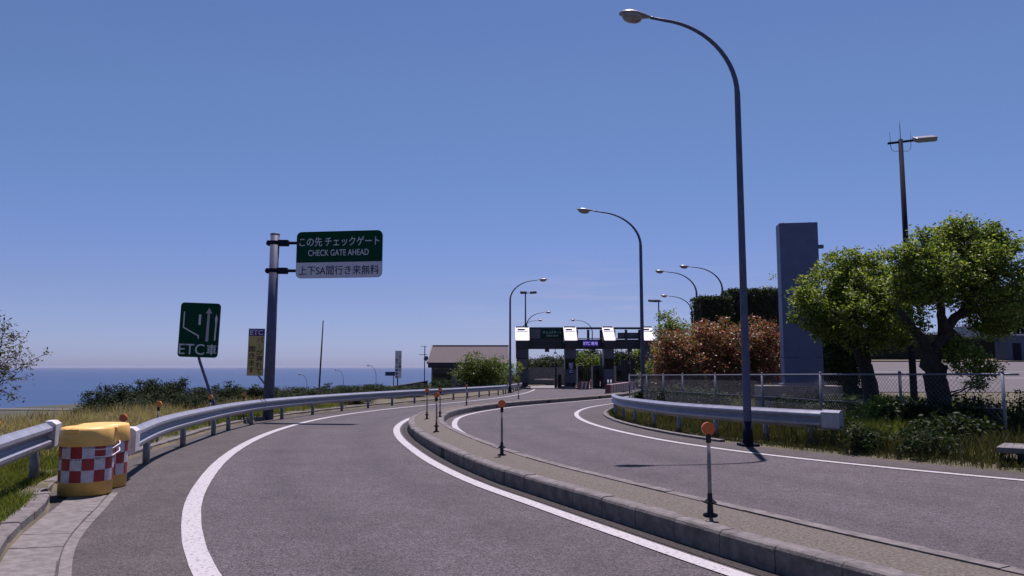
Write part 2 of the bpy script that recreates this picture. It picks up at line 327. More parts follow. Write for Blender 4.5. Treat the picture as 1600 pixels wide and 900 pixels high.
def tag(o, label, cat, group=None):
    o['label'] = label; o['category'] = cat
    if group: o['group'] = group
    return o
def thing(name, label, cat, loc, rz=0, group=None, rx=0, ry=0):
    o = bpy.data.objects.new(name, None); COL.objects.link(o); o.location = loc; o.rotation_euler = (rx, ry, rz); o.empty_display_size = .2
    return tag(o, label, cat, group)
def struct(o): o['kind'] = 'structure'; return o
def stuff(o): o['kind'] = 'stuff'; return o
def dup(root, loc, rz, label, scale=None, group=None):
    def cp(o, par):
        c = o.copy(); COL.objects.link(c)
        if par: c.parent = par
        for ch in [q for q in bpy.data.objects if q.parent == o]: cp(ch, c)
        return c
    c = cp(root, None); c.location = loc; c.rotation_euler = (root.rotation_euler[0], root.rotation_euler[1], rz); c['label'] = label
    if scale: c.scale = scale
    if group: c['group'] = group
    return c

def text(body, m, parent, box, y, name='lettering', bold=0.0):
    """flat raised lettering fitted to box (x0, z0, x1, z1) at local depth y, facing -y"""
    c = bpy.data.curves.new('t', 'FONT'); c.body = body; c.size = 1; c.offset = bold; c.extrude = .004
    o = bpy.data.objects.new('t', c); COL.objects.link(o)
    me = bpy.data.meshes.new_from_object(o.evaluated_get(bpy.context.evaluated_depsgraph_get()))
    bpy.data.objects.remove(o); bpy.data.curves.remove(c)
    xs = [v.co.x for v in me.vertices]; ys = [v.co.y for v in me.vertices]
    x0, x1, y0, y1 = min(xs), max(xs), min(ys), max(ys); sx = (box[2] - box[0]) / (x1 - x0); sz = (box[3] - box[1]) / max(1e-6, y1 - y0)
    for v in me.vertices:
        a = box[0] + (v.co.x - x0) * sx; b = box[1] + (v.co.y - y0) * sz; v.co = Vector((a, y - v.co.z * .5, b))
    me.materials.clear(); me.materials.append(m); me.name = name
    q = bpy.data.objects.new(name, me); COL.objects.link(q); q.parent = parent
    return q

def rrect(x0, z0, x1, z1, r, n=6):
    P = []
    for cx, cz, a in ((x1 - r, z0 + r, -90), (x1 - r, z1 - r, 0), (x0 + r, z1 - r, 90), (x0 + r, z0 + r, 180)):
        for k in range(n + 1): t = R(a + 90 * k / n); P.append((cx + r * math.cos(t), cz + r * math.sin(t)))
    return P

# ------------------------------------------------------------------ ground, sea, roads
def build_ground():
    ys = np.concatenate([np.arange(-20, 0, 2), np.arange(0, 50, .5), np.arange(50, 130, 2), [135, 142, 150, 165, 180, 200, 230, 260, 300, 360, 430, 520, 650, 800, 1000, 1300, 1700, 2300, 3000, 4000]])
    sl = np.array([2500, 1500, 1100, 1000, 950, 900, 700, 500, 350, 250, 200, 170, 150, 138, 130, 110, 90, 70, 55, 42, 32, 25, 20, 17, 15, 13.5, 12, 11, 10, 9, 8, 7, 6, 5, 4, 3, 2.2, 1.6, 1.1, .7, .4, .2, .02])
    sr = np.array([.02, .15, .3, .5, .8, 1.2, 1.7, 2.3, 3, 3.7, 4.5, 5.4, 6.4, 7.5, 8.7, 10, 12, 14, 17, 20, 24, 28, 33, 40, 50, 65, 90, 150, 400, 1200, 3000])
    V = []
    for y in ys:
        k, v = float(KERB_L(y)), float(VERGE_R(y))
        x = k - sl; z = T(x, np.full_like(x, y))
        z = np.where(sl > 900, -56, z)
        x2 = v + sr; z2 = T(x2, np.full_like(x2, y)); zu = float(g(min(y, 120))) - .07
        V += list(zip(x, [y] * len(x), z)) + [(k + .05, y, zu), (v - .05, y, zu)] + list(zip(x2, [y] * len(x2), z2))
    nc = len(sl) + len(sr) + 2; nr = len(ys)
    Fc = [(i * nc + j, i * nc + j + 1, (i + 1) * nc + j + 1, (i + 1) * nc + j) for i in range(nr - 1) for j in range(nc - 1)]
    struct(raw('ground', V, Fc, M['ground'], smooth=True))
build_ground()

def sea_mat():
    m = bpy.data.materials.new('sea_water'); m.use_nodes = True; n = m.node_tree.nodes; l = m.node_tree.links; b = n['Principled BSDF']
    b.inputs['Base Color'].default_value = (.02, .05, .10, 1); b.inputs['Roughness'].default_value = .4; b.inputs['Specular IOR Level'].default_value = .3
    tc = n.new('ShaderNodeTexCoord'); mp = n.new('ShaderNodeMapping'); mp.inputs['Scale'].default_value = (.0012, .004, 1)
    t = n.new('ShaderNodeTexNoise'); t.inputs['Scale'].default_value = 1; t.inputs['Detail'].default_value = 8
    r = n.new('ShaderNodeValToRGB'); r.color_ramp.elements[0].position = .35; r.color_ramp.elements[1].position = .7
    r.color_ramp.elements[0].color = (.013, .042, .108, 1); r.color_ramp.elements[1].color = (.019, .054, .132, 1)
    l.new(tc.outputs['Object'], mp.inputs[0]); l.new(mp.outputs[0], t.inputs[0]); l.new(t.outputs['Fac'], r.inputs[0]); l.new(r.outputs[0], b.inputs['Base Color'])
    t2 = n.new('ShaderNodeTexNoise'); t2.inputs['Scale'].default_value = .08; t2.inputs['Detail'].default_value = 6
    bp = n.new('ShaderNodeBump'); bp.inputs['Strength'].default_value = .6; bp.inputs['Distance'].default_value = 3
    l.new(tc.outputs['Object'], t2.inputs[0]); l.new(t2.outputs['Fac'], bp.inputs['Height']); l.new(bp.outputs[0], b.inputs['Normal'])
    return m
M['sea'] = sea_mat()
q = 44000.0
struct(raw('sea', [(-q, -3000, -52), (q, -3000, -52), (q, q, -52), (-q, q, -52)], [(0, 1, 2, 3)], M['sea']))

def haze():
    x0, x1, y0, y1, z0, z1 = -45000.0, 45000.0, -2500.0, 43000.0, -57.5, 14.0
    o = MB().box(((x0 + x1) / 2, (y0 + y1) / 2, (z0 + z1) / 2), (x1 - x0, y1 - y0, z1 - z0)).build('haze', []); m = bpy.data.materials.new('sea_haze'); m.use_nodes = True; n = m.node_tree.nodes
    n.remove(n['Principled BSDF']); v = n.new('ShaderNodeVolumePrincipled'); v.inputs['Color'].default_value = (.62, .66, .80, 1); v.inputs['Density'].default_value = HAZE
    m.node_tree.links.new(v.outputs[0], n['Material Output'].inputs['Volume']); o.data.materials.append(m); stuff(o)
HAZE = 2.0e-5
if HAZE: haze()

def sheet(name, ca, cb, y0, y1, dz, m, oa=0, ob=0, n=6, step=.5):
    ys = np.arange(y0, y1 + 1e-6, step); V = []
    for y in ys:
        a = float(ca(y)) + oa; b = float(cb(y)) + ob
        for k in range(n + 1): V.append((a + (b - a) * k / n, y, float(g(min(y, 120))) + dz))
    Fc = [(i * (n + 1) + j, i * (n + 1) + j + 1, (i + 1) * (n + 1) + j + 1, (i + 1) * (n + 1) + j) for i in range(len(ys) - 1) for j in range(n)]
    return struct(raw(name, V, Fc, m))
sheet('plaza_concrete', lambda y: KERB_L(y), lambda y: VERGE_R(y), 89.5, 127, .012, M['plaza'], .1, -.1, n=10)
road = sheet('road', KERB_L, VERGE_R, -6, 128, 0, M['asphalt'], -.3, .3, n=60)
P_ = np.array([v.co[:] for v in road.data.vertices]); sl_ = np.hypot(1, np.gradient(MED(np.arange(-6, 130, .5)), .5)); d_ = (P_[:, 0] - MED(P_[:, 1])) / np.interp(P_[:, 1], np.arange(-6, 130, .5), sl_)
wear = sum(np.exp(-((d_ - c) / .30)**2) for c in (-1.15, -2.75, 2.35, 3.9)); road.data.attributes.new('wear', 'FLOAT', 'POINT').data.foreach_set('value', wear.astype(np.float32))
sheet('road_shoulder', KERB_L, LINE_L, 2.5, 62, .004, M['asphalt_brown'], 0, -.1, n=2)
sheet('road_edge', LINE_R, VERGE_R, 4, 60, .004, M['asphalt_brown'], .25, .02, n=2)

def strip(name, curve, y0, y1, off, wid, dz, m, dash=None):
    P = curve.poly(y0, y1, .25); N = normals(P); V = []; Fc = []
    jig = RNG.normal(0, .0015, (len(P), 2))
    for i, (p, nn) in enumerate(zip(P, N)):
        a = p + nn * (off - wid / 2 + jig[i, 0]); b = p + nn * (off + wid / 2 + jig[i, 1])
        V += [(a[0], a[1], float(g(a[1])) + dz), (b[0], b[1], float(g(b[1])) + dz)]
        if i and (dash is None or (i * .25) % dash[1] < dash[0]): Fc.append((2 * i - 2, 2 * i - 1, 2 * i + 1, 2 * i))
    return struct(raw(name, V, Fc, m))
strip('kerb_debris', MED, 1, 57, -.075, .17, .006, M['debris'])
strip('road_marking', LINE_L, 2, 60, 0, .19, .009, M['paint'])
strip('road_marking', LINE_L, 60, 84, 0, .18, .009, M['paint'])
strip('road_marking', MED, 2, 57, -.30, .17, .009, M['paint'])
strip('road_marking', MED, 2, 57, 1.32, .16, .009, M['paint'])
strip('road_marking', LINE_R, 4.6, 60, 0, .16, .009, M['paint'])

def ridge(P, prof, dz=0):
    """sweep a (offset, z) profile along plan polyline P; closed ring per sample, capped"""
    N = normals(P); V = []; n = len(prof)
    for p, nn in zip(P, N):
        for o, z in prof:
            a = p + nn * o; V.append((a[0], a[1], float(g(a[1])) + z + dz))
    Fc = [(i * n + k, i * n + (k + 1) % n, (i + 1) * n + (k + 1) % n, (i + 1) * n + k) for i in range(len(P) - 1) for k in range(n)]
    return V, Fc, [tuple(range(n))[::-1], tuple((len(P) - 1) * n + k for k in range(n))]

def kerb(name, curve, y0, y1, prof, stone, m, dz=0, gap=.009):
    P = curve.poly(y0, y1, .05); L = np.concatenate([[0], np.cumsum(np.linalg.norm(np.diff(P, axis=0), axis=1))]); mb = MB(); s = 0
    while s < L[-1] - .1:
        e = min(s + stone - gap, L[-1]); q_ = np.linspace(s, e, max(2, int(stone / .3)))
        jo = random.gauss(0, .003); jz = random.gauss(0, .003)
        Q = np.stack([np.interp(q_, L, P[:, 0]), np.interp(q_, L, P[:, 1])], 1)
        V, Fc, C = ridge(Q, [(o + jo, z + jz) for o, z in prof], dz); mb.add(V, Fc + C); s += stone
    inner = [(o * .94 + .03 * (prof[0][0] + prof[-1][0]), z - .012) for o, z in prof]
    V, Fc, C = ridge(curve.poly(y0 + .02, y1, .3), inner, dz); mb.add(V, Fc + C, 1)
    return struct(mb.build(name, [m, M['joint']]))
kw, kh = .17, .215
prof_l = [(0, -.03), (0, kh - .035), (.012, kh - .012), (.035, kh), (kw, kh), (kw, -.03)]
kerb('median_kerb', MED, -2, 58.5, prof_l, .62, M['kerb'])
prof_r = [(1.0 - kw, -.03), (1.0 - kw, kh), (.965, kh), (.99, kh - .014), (1.0, kh - .04), (1.0, -.03)]
kerb('median_kerb', MED, -2, 58.5, prof_r, .62, M['kerb'])
V, Fc, C = ridge(MED.poly(-2, 58.3, .3), [(kw - .01, -.02), (kw - .01, kh - .012), (.5, kh + .003), (1.01 - kw, kh - .012), (1.01 - kw, -.02)])
struct(MB().add(V, Fc + C).build('median_paving', M['median']))
# left kerb: full height beside the gutter, then a low edging under the guardrail
kerb('roadside_kerb', KERB_L, 1.5, 9.2, [(0, -.03), (0, .135), (-.02, .15), (-.17, .15), (-.17, -.03)][::-1], .6, M['kerb'])
kerb('roadside_kerb', KERB_L, 9.2, 62, [(0, -.03), (0, .10), (-.02, .115), (-.13, .115), (-.13, -.03)][::-1], .6, M['kerb'])
GUT = Curve([(1.2, -8), (-1.1, 0), (-2.85, 4), (-3.55, 5.3), (-4.33, 6.75), (-5.2, 9.0), (-5.52, 9.85)])
kerb('gutter', GUT, 1.5, 9.8, [(.01, -.02), (.01, .030), (.42, .012), (.42, -.02)], .6, M['gutter'], gap=.012)
kerb('gutter_edge', GUT, 1.5, 9.8, [(.44, -.02), (.44, .014), (.53, .010), (.53, -.02)], 2.4, M['gutter'])
kerb('verge_kerb', VERGE_R, 17, 44, [(-.10, -.03), (-.10, .05), (-.085, .06), (.03, .06), (.03, -.03)], .6, M['kerb'])

# car park up the slope to the right
def patch(name, x0, x1, y0, y1, dz, m, nx=20, ny=30, sk=0):
    V = []
    for i in range(ny + 1):
        y = y0 + (y1 - y0) * i / ny
        for j in range(nx + 1):
            x = x0 + (x1 - x0) * j / nx + sk * (y - y0); V.append((x, y, Tz(x, y) + dz))
    Fc = [(i * (nx + 1) + j, i * (nx + 1) + j + 1, (i + 1) * (nx + 1) + j + 1, (i + 1) * (nx + 1) + j) for i in range(ny) for j in range(nx)]
    return struct(raw(name, V, Fc, m))
patch('car_park', 17.5, 75, 37, 82, .03, M['asphalt_far'], 30, 30)
patch('parking_marking', 24, 60, 49.2, 49.5, .036, M['paint'], 30, 1, )
patch('parking_marking', 27, 70, 58.0, 58.25, .036, M['paint'], 30, 1)
# the coast road down on the shore
mb = MB(); pts = [(-1500, 1010), (-900, 960), (-700, 940), (-520, 925), (-300, 920)]
for a, b in zip(pts[:-1], pts[1:]): mb.add([(a[0], a[1], -49.2), (b[0], b[1], -49.2), (b[0], b[1] + 16, -49.2), (a[0], a[1] + 16, -49.2)], [(0, 1, 2, 3)])
struct(mb.build('coast_road', M['conc']))

# ------------------------------------------------------------------ guardrails
W_PROF = [(0, .0), (-.02, .02), (-.082, .065), (-.085, .105), (-.03, .145), (-.005, .175), (-.03, .205), (-.085, .245), (-.082, .285), (-.02, .33), (0, .35)]
def guardrail(label, curve, y0, y1, posts, side, zoff, top=.72, sleeves=(), grp='guardrails along the road', mk='sleeve'):
    """side +1: the road lies to the right of the rail"""
    my = (y0 + y1) / 2; ox, oy = float(curve(my)), my; t = thing('guardrail', label, 'guardrail', (ox, oy, 0), 0, grp)
    P = curve.poly(y0, y1, .25); N = normals(P) * side; zb = top - .35; V = []
    prof = [(-o, z) for o, z in W_PROF]; prof = prof + [(o - .004, z) for o, z in prof[::-1]]; n = len(prof)
    for p, nn in zip(P, N):
        for o, z in prof: a = p + nn * (o + .05); V.append((a[0] - ox, a[1] - oy, zoff(p[0], p[1]) + zb + z))
    Fc = [(i * n + k, i * n + (k + 1) % n, (i + 1) * n + (k + 1) % n, (i + 1) * n + k) for i in range(len(P) - 1) for k in range(n)]
    MB().add(V, Fc + [tuple(range(n)), tuple((len(P) - 1) * n + k for k in range(n))]).build('beam', M['rail'], t)
    # bolts and lap plates
    for y in posts:
        x = float(curve(y)); z = zoff(x, y)
        p = MB().tube([(x - ox, y - oy, z - .3), (x - ox, y - oy, z + top - .06)], .057, 14)
        p.lathe([(.057, 0), (.057, .012), (.03, .026), (0, .03)], (x - ox, y - oy, z + top - .06), 14)
        p.build('post', M['railpost'], t)
    for y, d in sleeves:
        Q = curve.poly(min(y, y + d * .32), max(y, y + d * .32), .08); NQ = normals(Q) * side; mb = MB(); V = []
        pr = [(o + .008, z) for o, z in [(-.03, -.012), (.05, -.012), (.10, .03), (.105, .32), (.05, .365), (-.03, .365)]]; n2 = len(pr)
        for p_, nn in zip(Q, NQ):
            for o, z in pr: a = p_ + nn * (o + .05); V.append((a[0] - ox, a[1] - oy, zoff(p_[0], p_[1]) + zb + z))
        mb.add(V, [(i * n2 + k, i * n2 + (k + 1) % n2, (i + 1) * n2 + (k + 1) % n2, (i + 1) * n2 + k) for i in range(len(Q) - 1) for k in range(n2)] + [tuple(range(n2)), tuple((len(Q) - 1) * n2 + k for k in range(n2))])
        mb.build('end_sleeve', M[mk], t)
    return t
RAIL_L = Curve([(-5.5, 11.05), (-6.25, 13.6), (-6.97, 17.2), (-7.5, 20.5), (-7.75, 24), (-7.55, 28), (-6.85, 33), (-5.65, 39), (-3.55, 47), (-1.85, 55), (-.75, 61), (-.5, 64)])
RAIL_NEAR = Curve([(-4.7, 6), (-5.6, 8.4), (-6.42, 10.75)])
RAIL_FAR = Curve([(-.35, 66), (.35, 74), (1.0, 84)])
RAIL_R = Curve([(4.05, 30.6), (3.76, 28), (3.62, 25.2), (3.72, 23.5), (3.93, 21.5), (4.22, 19.6), (4.72, 18), (5.38, 16.5), (6.17, 15.1), (6.72, 14.3)])
groad = lambda x, y: float(g(y))
guardrail('silver guardrail along the outside of the left bend, longest of the guardrails', RAIL_L, 11.2, 64, [13.0, 16.0, 19.0, 20.6, 23.0, 26, 29, 32, 35, 38, 41, 44, 47, 50, 53, 56, 59, 61.5, 63.6], 1, groad, .72, [(11.0, 1)])
guardrail('silver guardrail end with white sleeve on the grass left of the yellow barrels', RAIL_NEAR, 6, 10.75, [7.6, 10.2], 1, lambda x, y: Tz(x - .1, y), .74, [(10.8, -1)])
guardrail('short far guardrail leading up to the left column of the gate', RAIL_FAR, 66, 84, [66.5, 69, 71.5, 74, 76.5, 79, 81.5], 1, groad, .72)
guardrail('silver guardrail with pale posts in front of the chain-link fence on the right', RAIL_R, 15.2, 30.6, [15.45, 16.5, 18.0, 19.6, 21.5, 23.5, 25.2, 28.0, 30.2], -1, lambda x, y: float(g(y)) + .05, .72, [(15.16, -1)], mk='rail')
# steel nose closing the far end of the right guardrail is part of the bend itself

# ------------------------------------------------------------------ delineators
def delineator(label, loc, h, mk='orange', base=True, r=.062, group='delineators on the median island', rz=0):
    t = thing('delineator', label, 'delineator', loc, rz, group)
    mb = MB().tube([(0, 0, 0), (0, 0, h - r)], .019, 12); mb.build('post', M['delpost'], t)
    d = MB(); n = 24
    for y0, y1, rr in ((-.022, -.016, r * .93), (-.016, .016, r), (.016, .022, r * .93)):
        d.add([(rr * math.cos(2 * math.pi * k / n), y, h - r + rr * math.sin(2 * math.pi * k / n)) for y in (y0, y1) for k in range(n)],
              [tuple(range(n)), tuple(range(2 * n - 1, n - 1, -1))] + [(k, n + k, n + (k + 1) % n, (k + 1) % n) for k in range(n)])
    d.build('reflector', M[mk], t)
    c = MB().tube([(0, 0, h - 2 * r - .07), (0, 0, h - 2 * r + .012)], .025, 12); c.build('clamp', M['rubber'], t)
    if base:
        b = MB().lathe([(.07, 0), (.07, .01), (.03, .018), (.026, .10), (.062, .112), (.062, .12), (.024, .15), (.022, .2)], n=18); b.build('base', M['rubber'], t)
    return t
D = [((1.86, 7.38), 'nearest of the orange disc delineators, standing on the median in the right foreground'),
     ((-.16, 12.3), 'orange disc delineator on the median, second nearest to the camera'),
     ((-1.66, 17.1), 'orange disc delineator on the near side of the median bend, nearer of the close pair'),
     ((-2.42, 22.1), 'leftmost orange disc delineator on the outer edge of the median bend'),
     ((-2.15, 23.2), 'orange disc delineator close behind the leftmost one on the median bend'),
     ((-1.9, 32.4), 'slim dark delineator farther along the median where it curves right'),
     ((.35, 41.3), 'orange topped delineator far along the median below the gate')]
for (x, y), lb in D: delineator(lb, (x, y, float(g(y)) + kh + .003), .86)
DL = [(-6.45, 12.9, 'round orange reflector on a stake beside the white start of the long left guardrail'),
      (-7.15, 15.7, 'orange reflector peeking over the left guardrail, second from the barrels'),
      (-8.05, 20.7, 'orange reflector behind the guardrail below the ETC lane sign'),
      (-8.3, 24.0, 'orange reflector behind the guardrail just left of the big sign post'),
      (-7.17, 10.8, 'amber reflector cut by the left picture edge above the near guardrail end')]
for i, (x, y, lb) in enumerate(DL):
    delineator(lb, (x, y, Tz(x, y)), .82 if i < 4 else .76, 'amber' if i != 0 else 'orange', False, .064, 'orange reflectors behind the left guardrail')

# ------------------------------------------------------------------ cushion drums
def checker(t, r, z0, z1, rows, n=14, ph=0.0, skip=()):
    for mk, par in (('sq_red', 0), ('sq_white', 1)):
        mb = MB(); sub = 5
        for i in range(rows):
            for j in range(n):
                if (i + j) % 2 != par: continue
                a0 = ph + 2 * math.pi * j / n; a1 = ph + 2 * math.pi * (j + 1) / n; za = z0 + (z1 - z0) * i / rows; zb = z0 + (z1 - z0) * (i + 1) / rows
                V = [(r * math.cos(a0 + (a1 - a0) * k / sub), r * math.sin(a0 + (a1 - a0) * k / sub), z) for z in (za, zb) for k in range(sub + 1)]
                mb.add(V, [(k, k + 1, sub + 2 + k, sub + 1 + k) for k in range(sub)], 0, True)
        if par:                                                      # lines of small type printed along the tops of the white checks
            for z in (z1 - .012, z0 + (z1 - z0) * .667 - .012):
                for k in range(60):
                    a = 2 * math.pi * k / 60 + (.0 if z > .5 else .03)
                    if random.random() < .3: continue
                    m = Matrix.Rotation(a, 3, 'Z'); mb.box(m @ Vector((r + .002, 0, z)), (.002, .018, .011), 1, rot=m)
        mb.build('checker_panel', [M[mk], M['navy']], t)
def drum(label, loc, rz):
    t = thing('cushion_drum', label, 'crash barrel', loc, rz, 'yellow crash cushion barrels')
    r = .305
    MB().lathe([(0, 0), (r - .01, 0), (r, .015), (r, .60), (r - .004, .605)], n=48).build('body', M['barrel'], t)
    checker(t, r + .003, .17, .60, 3, ph=.1)
    lid = MB().lathe([(r - .01, .60), (r + .014, .602), (r + .018, .615), (r + .014, .70), (r + .008, .80), (r - .012, .825), (r - .045, .832), (.12, .842), (0, .845)], n=48)
    lid.build('lid', M['barrel_top'], t)
    for a in (-1.75, .4, 2.4):
        m = Matrix.Rotation(a, 3, 'Z'); b = MB().box(m @ Vector((r - .005, 0, .79)), (.07, .15, .055), rot=m, bev=.012); b.build('lid_lug', M['barrel_top'], t)
    b = MB().box((0, -(r + .012), .795), (.13, .04, .05), bev=.01); b.build('lid_lug', M['barrel_top'], t)
    return t
drum('yellow crash barrel with red and white checks, the nearer of two on the left kerb', (-5.36, 9.85, .02), 0)
drum('yellow crash barrel with red and white checks, tucked behind the nearer barrel', (-5.50, 10.49, .01), .7)
rp = []; cx, cyy = -5.36, 9.83
rope = MB()
for z in (.58, .49):
    P_ = [(-5.20, 9.575, z + .01), (-5.09, 9.68, z), (-5.04, 9.86, z), (-5.10, 10.15, z + .03), (-5.235, 10.40, z + .05), (-5.29, 10.66, z + .07), (-5.42, 10.9, .63)]
    rope.tube(P_, .006, 6)
tag(rope.build('tie_rope', M['strap']), 'white rope tying the yellow barrels to the guardrail end', 'rope')

# ------------------------------------------------------------------ signs on the left
def big_sign():
    x, y = -8.04, 25.6; z0 = Tz(x, y)
    t = thing('overhead_sign', 'large green and white check gate sign on a single grey post', 'road sign', (x, y, z0), 0, None, 0, R(.45))
    H_ = 6.05 - z0
    mb = MB().tube([(0, 0, -.3), (0, 0, H_)], [.175, .15], 24); mb.build('post', M['pole'], t)
    MB().lathe([(.158, H_ - .05), (.16, H_ + .01), (.12, H_ + .03), (0, H_ + .035)], n=24).build('post_cap', M['pole'], t)
    b = bpy.data.objects.new('sign_board', None)
    me = MB(); bw, bh = 2.98, 1.56
    face = MB().prism(rrect(0, 0, bw, bh, .17), .0, .05); bo = face.build('sign_board', M['signback'], t)
    bo.location = (.80, -.20, 4.53 - z0); bo.rotation_euler = (0, R(-.3), R(-9))
    out = rrect(.0, .0, bw, bh, .17, 10); zs = bh * .335
    def clip(P, up):
        Q = []
        for (a, b_), (c, d_) in zip(P, P[1:] + P[:1]):
            ia = (b_ >= zs) == up
            if ia: Q.append((a, b_))
            if (b_ >= zs) != (d_ >= zs): tt = (zs - b_) / (d_ - b_); Q.append((a + (c - a) * tt, zs))
        return Q
    MB().prism(clip(out, True), -.006, -.001).build('green_face', M['green'], bo)
    MB().prism(clip(out, False), -.006, -.001).build('white_face', M['signwhite'], bo)
    text('この先', M['signwhite'], bo, (.10, 1.06, .90, 1.37), -.009, 'lettering', .006)
    text('チェックゲート', M['signwhite'], bo, (1.0, 1.06, 2.88, 1.37), -.009, 'lettering', .006)
    text('CHECK GATE AHEAD', M['signwhite'], bo, (.42, .74, 2.52, .945), -.009, 'lettering', .006)
    text('上下SA間行き来無料', M['navy'], bo, (.10, .10, 2.88, .41), -.009, 'lettering', .007)
    for zz in (5.74, 4.80):
        z = zz - z0
        a = MB().tube([(-.27, -.03, z), (1.15, -.115, z)], .052, 12); a.box((.31, -.05, z), (.34, .22, .20), bev=.02); a.box((-.2, -.02, z), (.07, .2, .17), bev=.015)
        a.lathe([(.205, z - .07), (.205, z + .07)], n=24); a.build('bracket', M['darkpole'], t)
big_sign()

def lane_sign():
    x, y = -8.2, 21.6; z0 = Tz(x, y)
    t = thing('lane_sign', 'dark green lane arrow sign reading ETC on a bent grey pole', 'road sign', (x, y, z0), 0)
    mb = MB().tube([(.05, .05, -.3), (-.02, .05, .3), (-.55, .05, 1.72 - z0), (-.60, .05, 1.88 - z0), (-.60, .05, 3.25 - z0)], .04, 12); mb.build('pole', M['pole'], t)
    bw, bh = 1.10, 1.53
    bo = MB().prism(rrect(0, 0, bw, bh, .1), 0, .03).build('sign_board', M['signback'], t); bo.location = (-1.17, -.03, 1.83 - z0 + .05); bo.rotation_euler = (0, R(1.8), R(4))
    MB().prism(rrect(.008, .008, bw - .008, bh - .008, .093), -.006, -.001).build('green_face', M['green'], bo)
    def bar(a, b, wd, mk):
        a, b = Vector(a), Vector(b); d = (b - a).normalized(); n = Vector((-d.y, d.x)) * wd / 2
        mk.prism([tuple(a + n), tuple(a - n), tuple(b - n), tuple(b + n)], -.0105, -.0065); return mk
    mk = MB(); mk.prism([(.10, 1.27), (.10, .815), (.52, .595), (.53, .52), (.56, .52), (.552, .615), (.13, .838), (.13, 1.27)], -.0105, -.0065); mk.build('lane_line', M['signwhite'], bo)
    bar((.55, 1.2), (.55, .91), .062, MB()).build('lane_line', M['signwhite'], bo)
    mk = MB(); mk.prism([(1.0, 1.22), (.965, 1.10), (.982, .92), (.975, .48), (1.015, .48), (1.022, .92), (1.04, 1.10)], -.0105, -.0065); mk.build('lane_line', M['signwhite'], bo)
    ar = MB(); ar.prism([(.74, .45), (.82, .45), (.815, 1.24), (.88, 1.24), (.79, 1.40), (.70, 1.24), (.755, 1.24)], -.0105, -.0065); ar.build('arrow', M['signpink'], bo)
    text('ETC', M['signwhite'], bo, (.035, .075, .73, .37), -.0085, 'lettering', .0); text('車', M['signwhite'], bo, (.79, .075, 1.065, .37), -.0085, 'lettering', .006)
lane_sign()

def bar_sign():
    x, y = -8.15, 26.3; z0 = Tz(x, y)
    t = thing('notice_sign', 'narrow upright yellow notice with purple ETC header on a bent pole', 'road sign', (x, y, z0), 0)
    MB().tube([(.0, .04, -.3), (-.03, .04, .75), (-.54, .04, 1.36 - z0), (-.59, .04, 1.5 - z0), (-.59, .04, 2.8 - z0)], .03, 10).build('pole', M['pole'], t)
    bw, bh = .55, 1.60
    bo = MB().prism([(0, 0), (bw, 0), (bw, bh), (0, bh)], 0, .02).build('sign_board', M['signback'], t); bo.location = (-.87, -.03, 1.30 - z0); bo.rotation_euler = (0, R(.8), 0)
    MB().prism([(.004, .004), (bw - .004, .004), (bw - .004, bh - .25), (.004, bh - .25)], -.005, -.001).build('yellow_face', M['yellow'], bo)
    MB().prism([(.004, bh - .247), (bw - .004, bh - .247), (bw - .004, bh - .004), (.004, bh - .004)], -.005, -.001).build('purple_face', M['purple'], bo)
    text('ETC', M['signwhite'], bo, (.05, bh - .215, .5, bh - .04), -.0075, 'lettering', .015)
    for i, ch in enumerate('バ|が遅れて'):
        z = 1.33 - .215 * (i + 1); b = (.29, z + .02, .52, z + .2) if ch != '|' else (.395, z + .03, .415, z + .19)
        text(ch, M['black'], bo, b, -.0075, 'lettering', .010)
    for i, ch in enumerate('開きます'):
        z = 1.02 - .235 * (i + 1); text(ch, M['black'], bo, (.04, z + .02, .255, z + .215), -.0075, 'lettering', .010)
bar_sign()

# leaning stake
x, y = -10.0, 40.0
tag(MB().tube([(0, 0, Tz(x, y) - .3), (.09, 0, 2.0), (.16, 0, 4.0)], [.045, .04, .028], 10).build('leaning_pole', M['twig']), 'thin dark pole leaning a little, rising from the shrubs against the sea', 'pole').location = (x, y, 0)

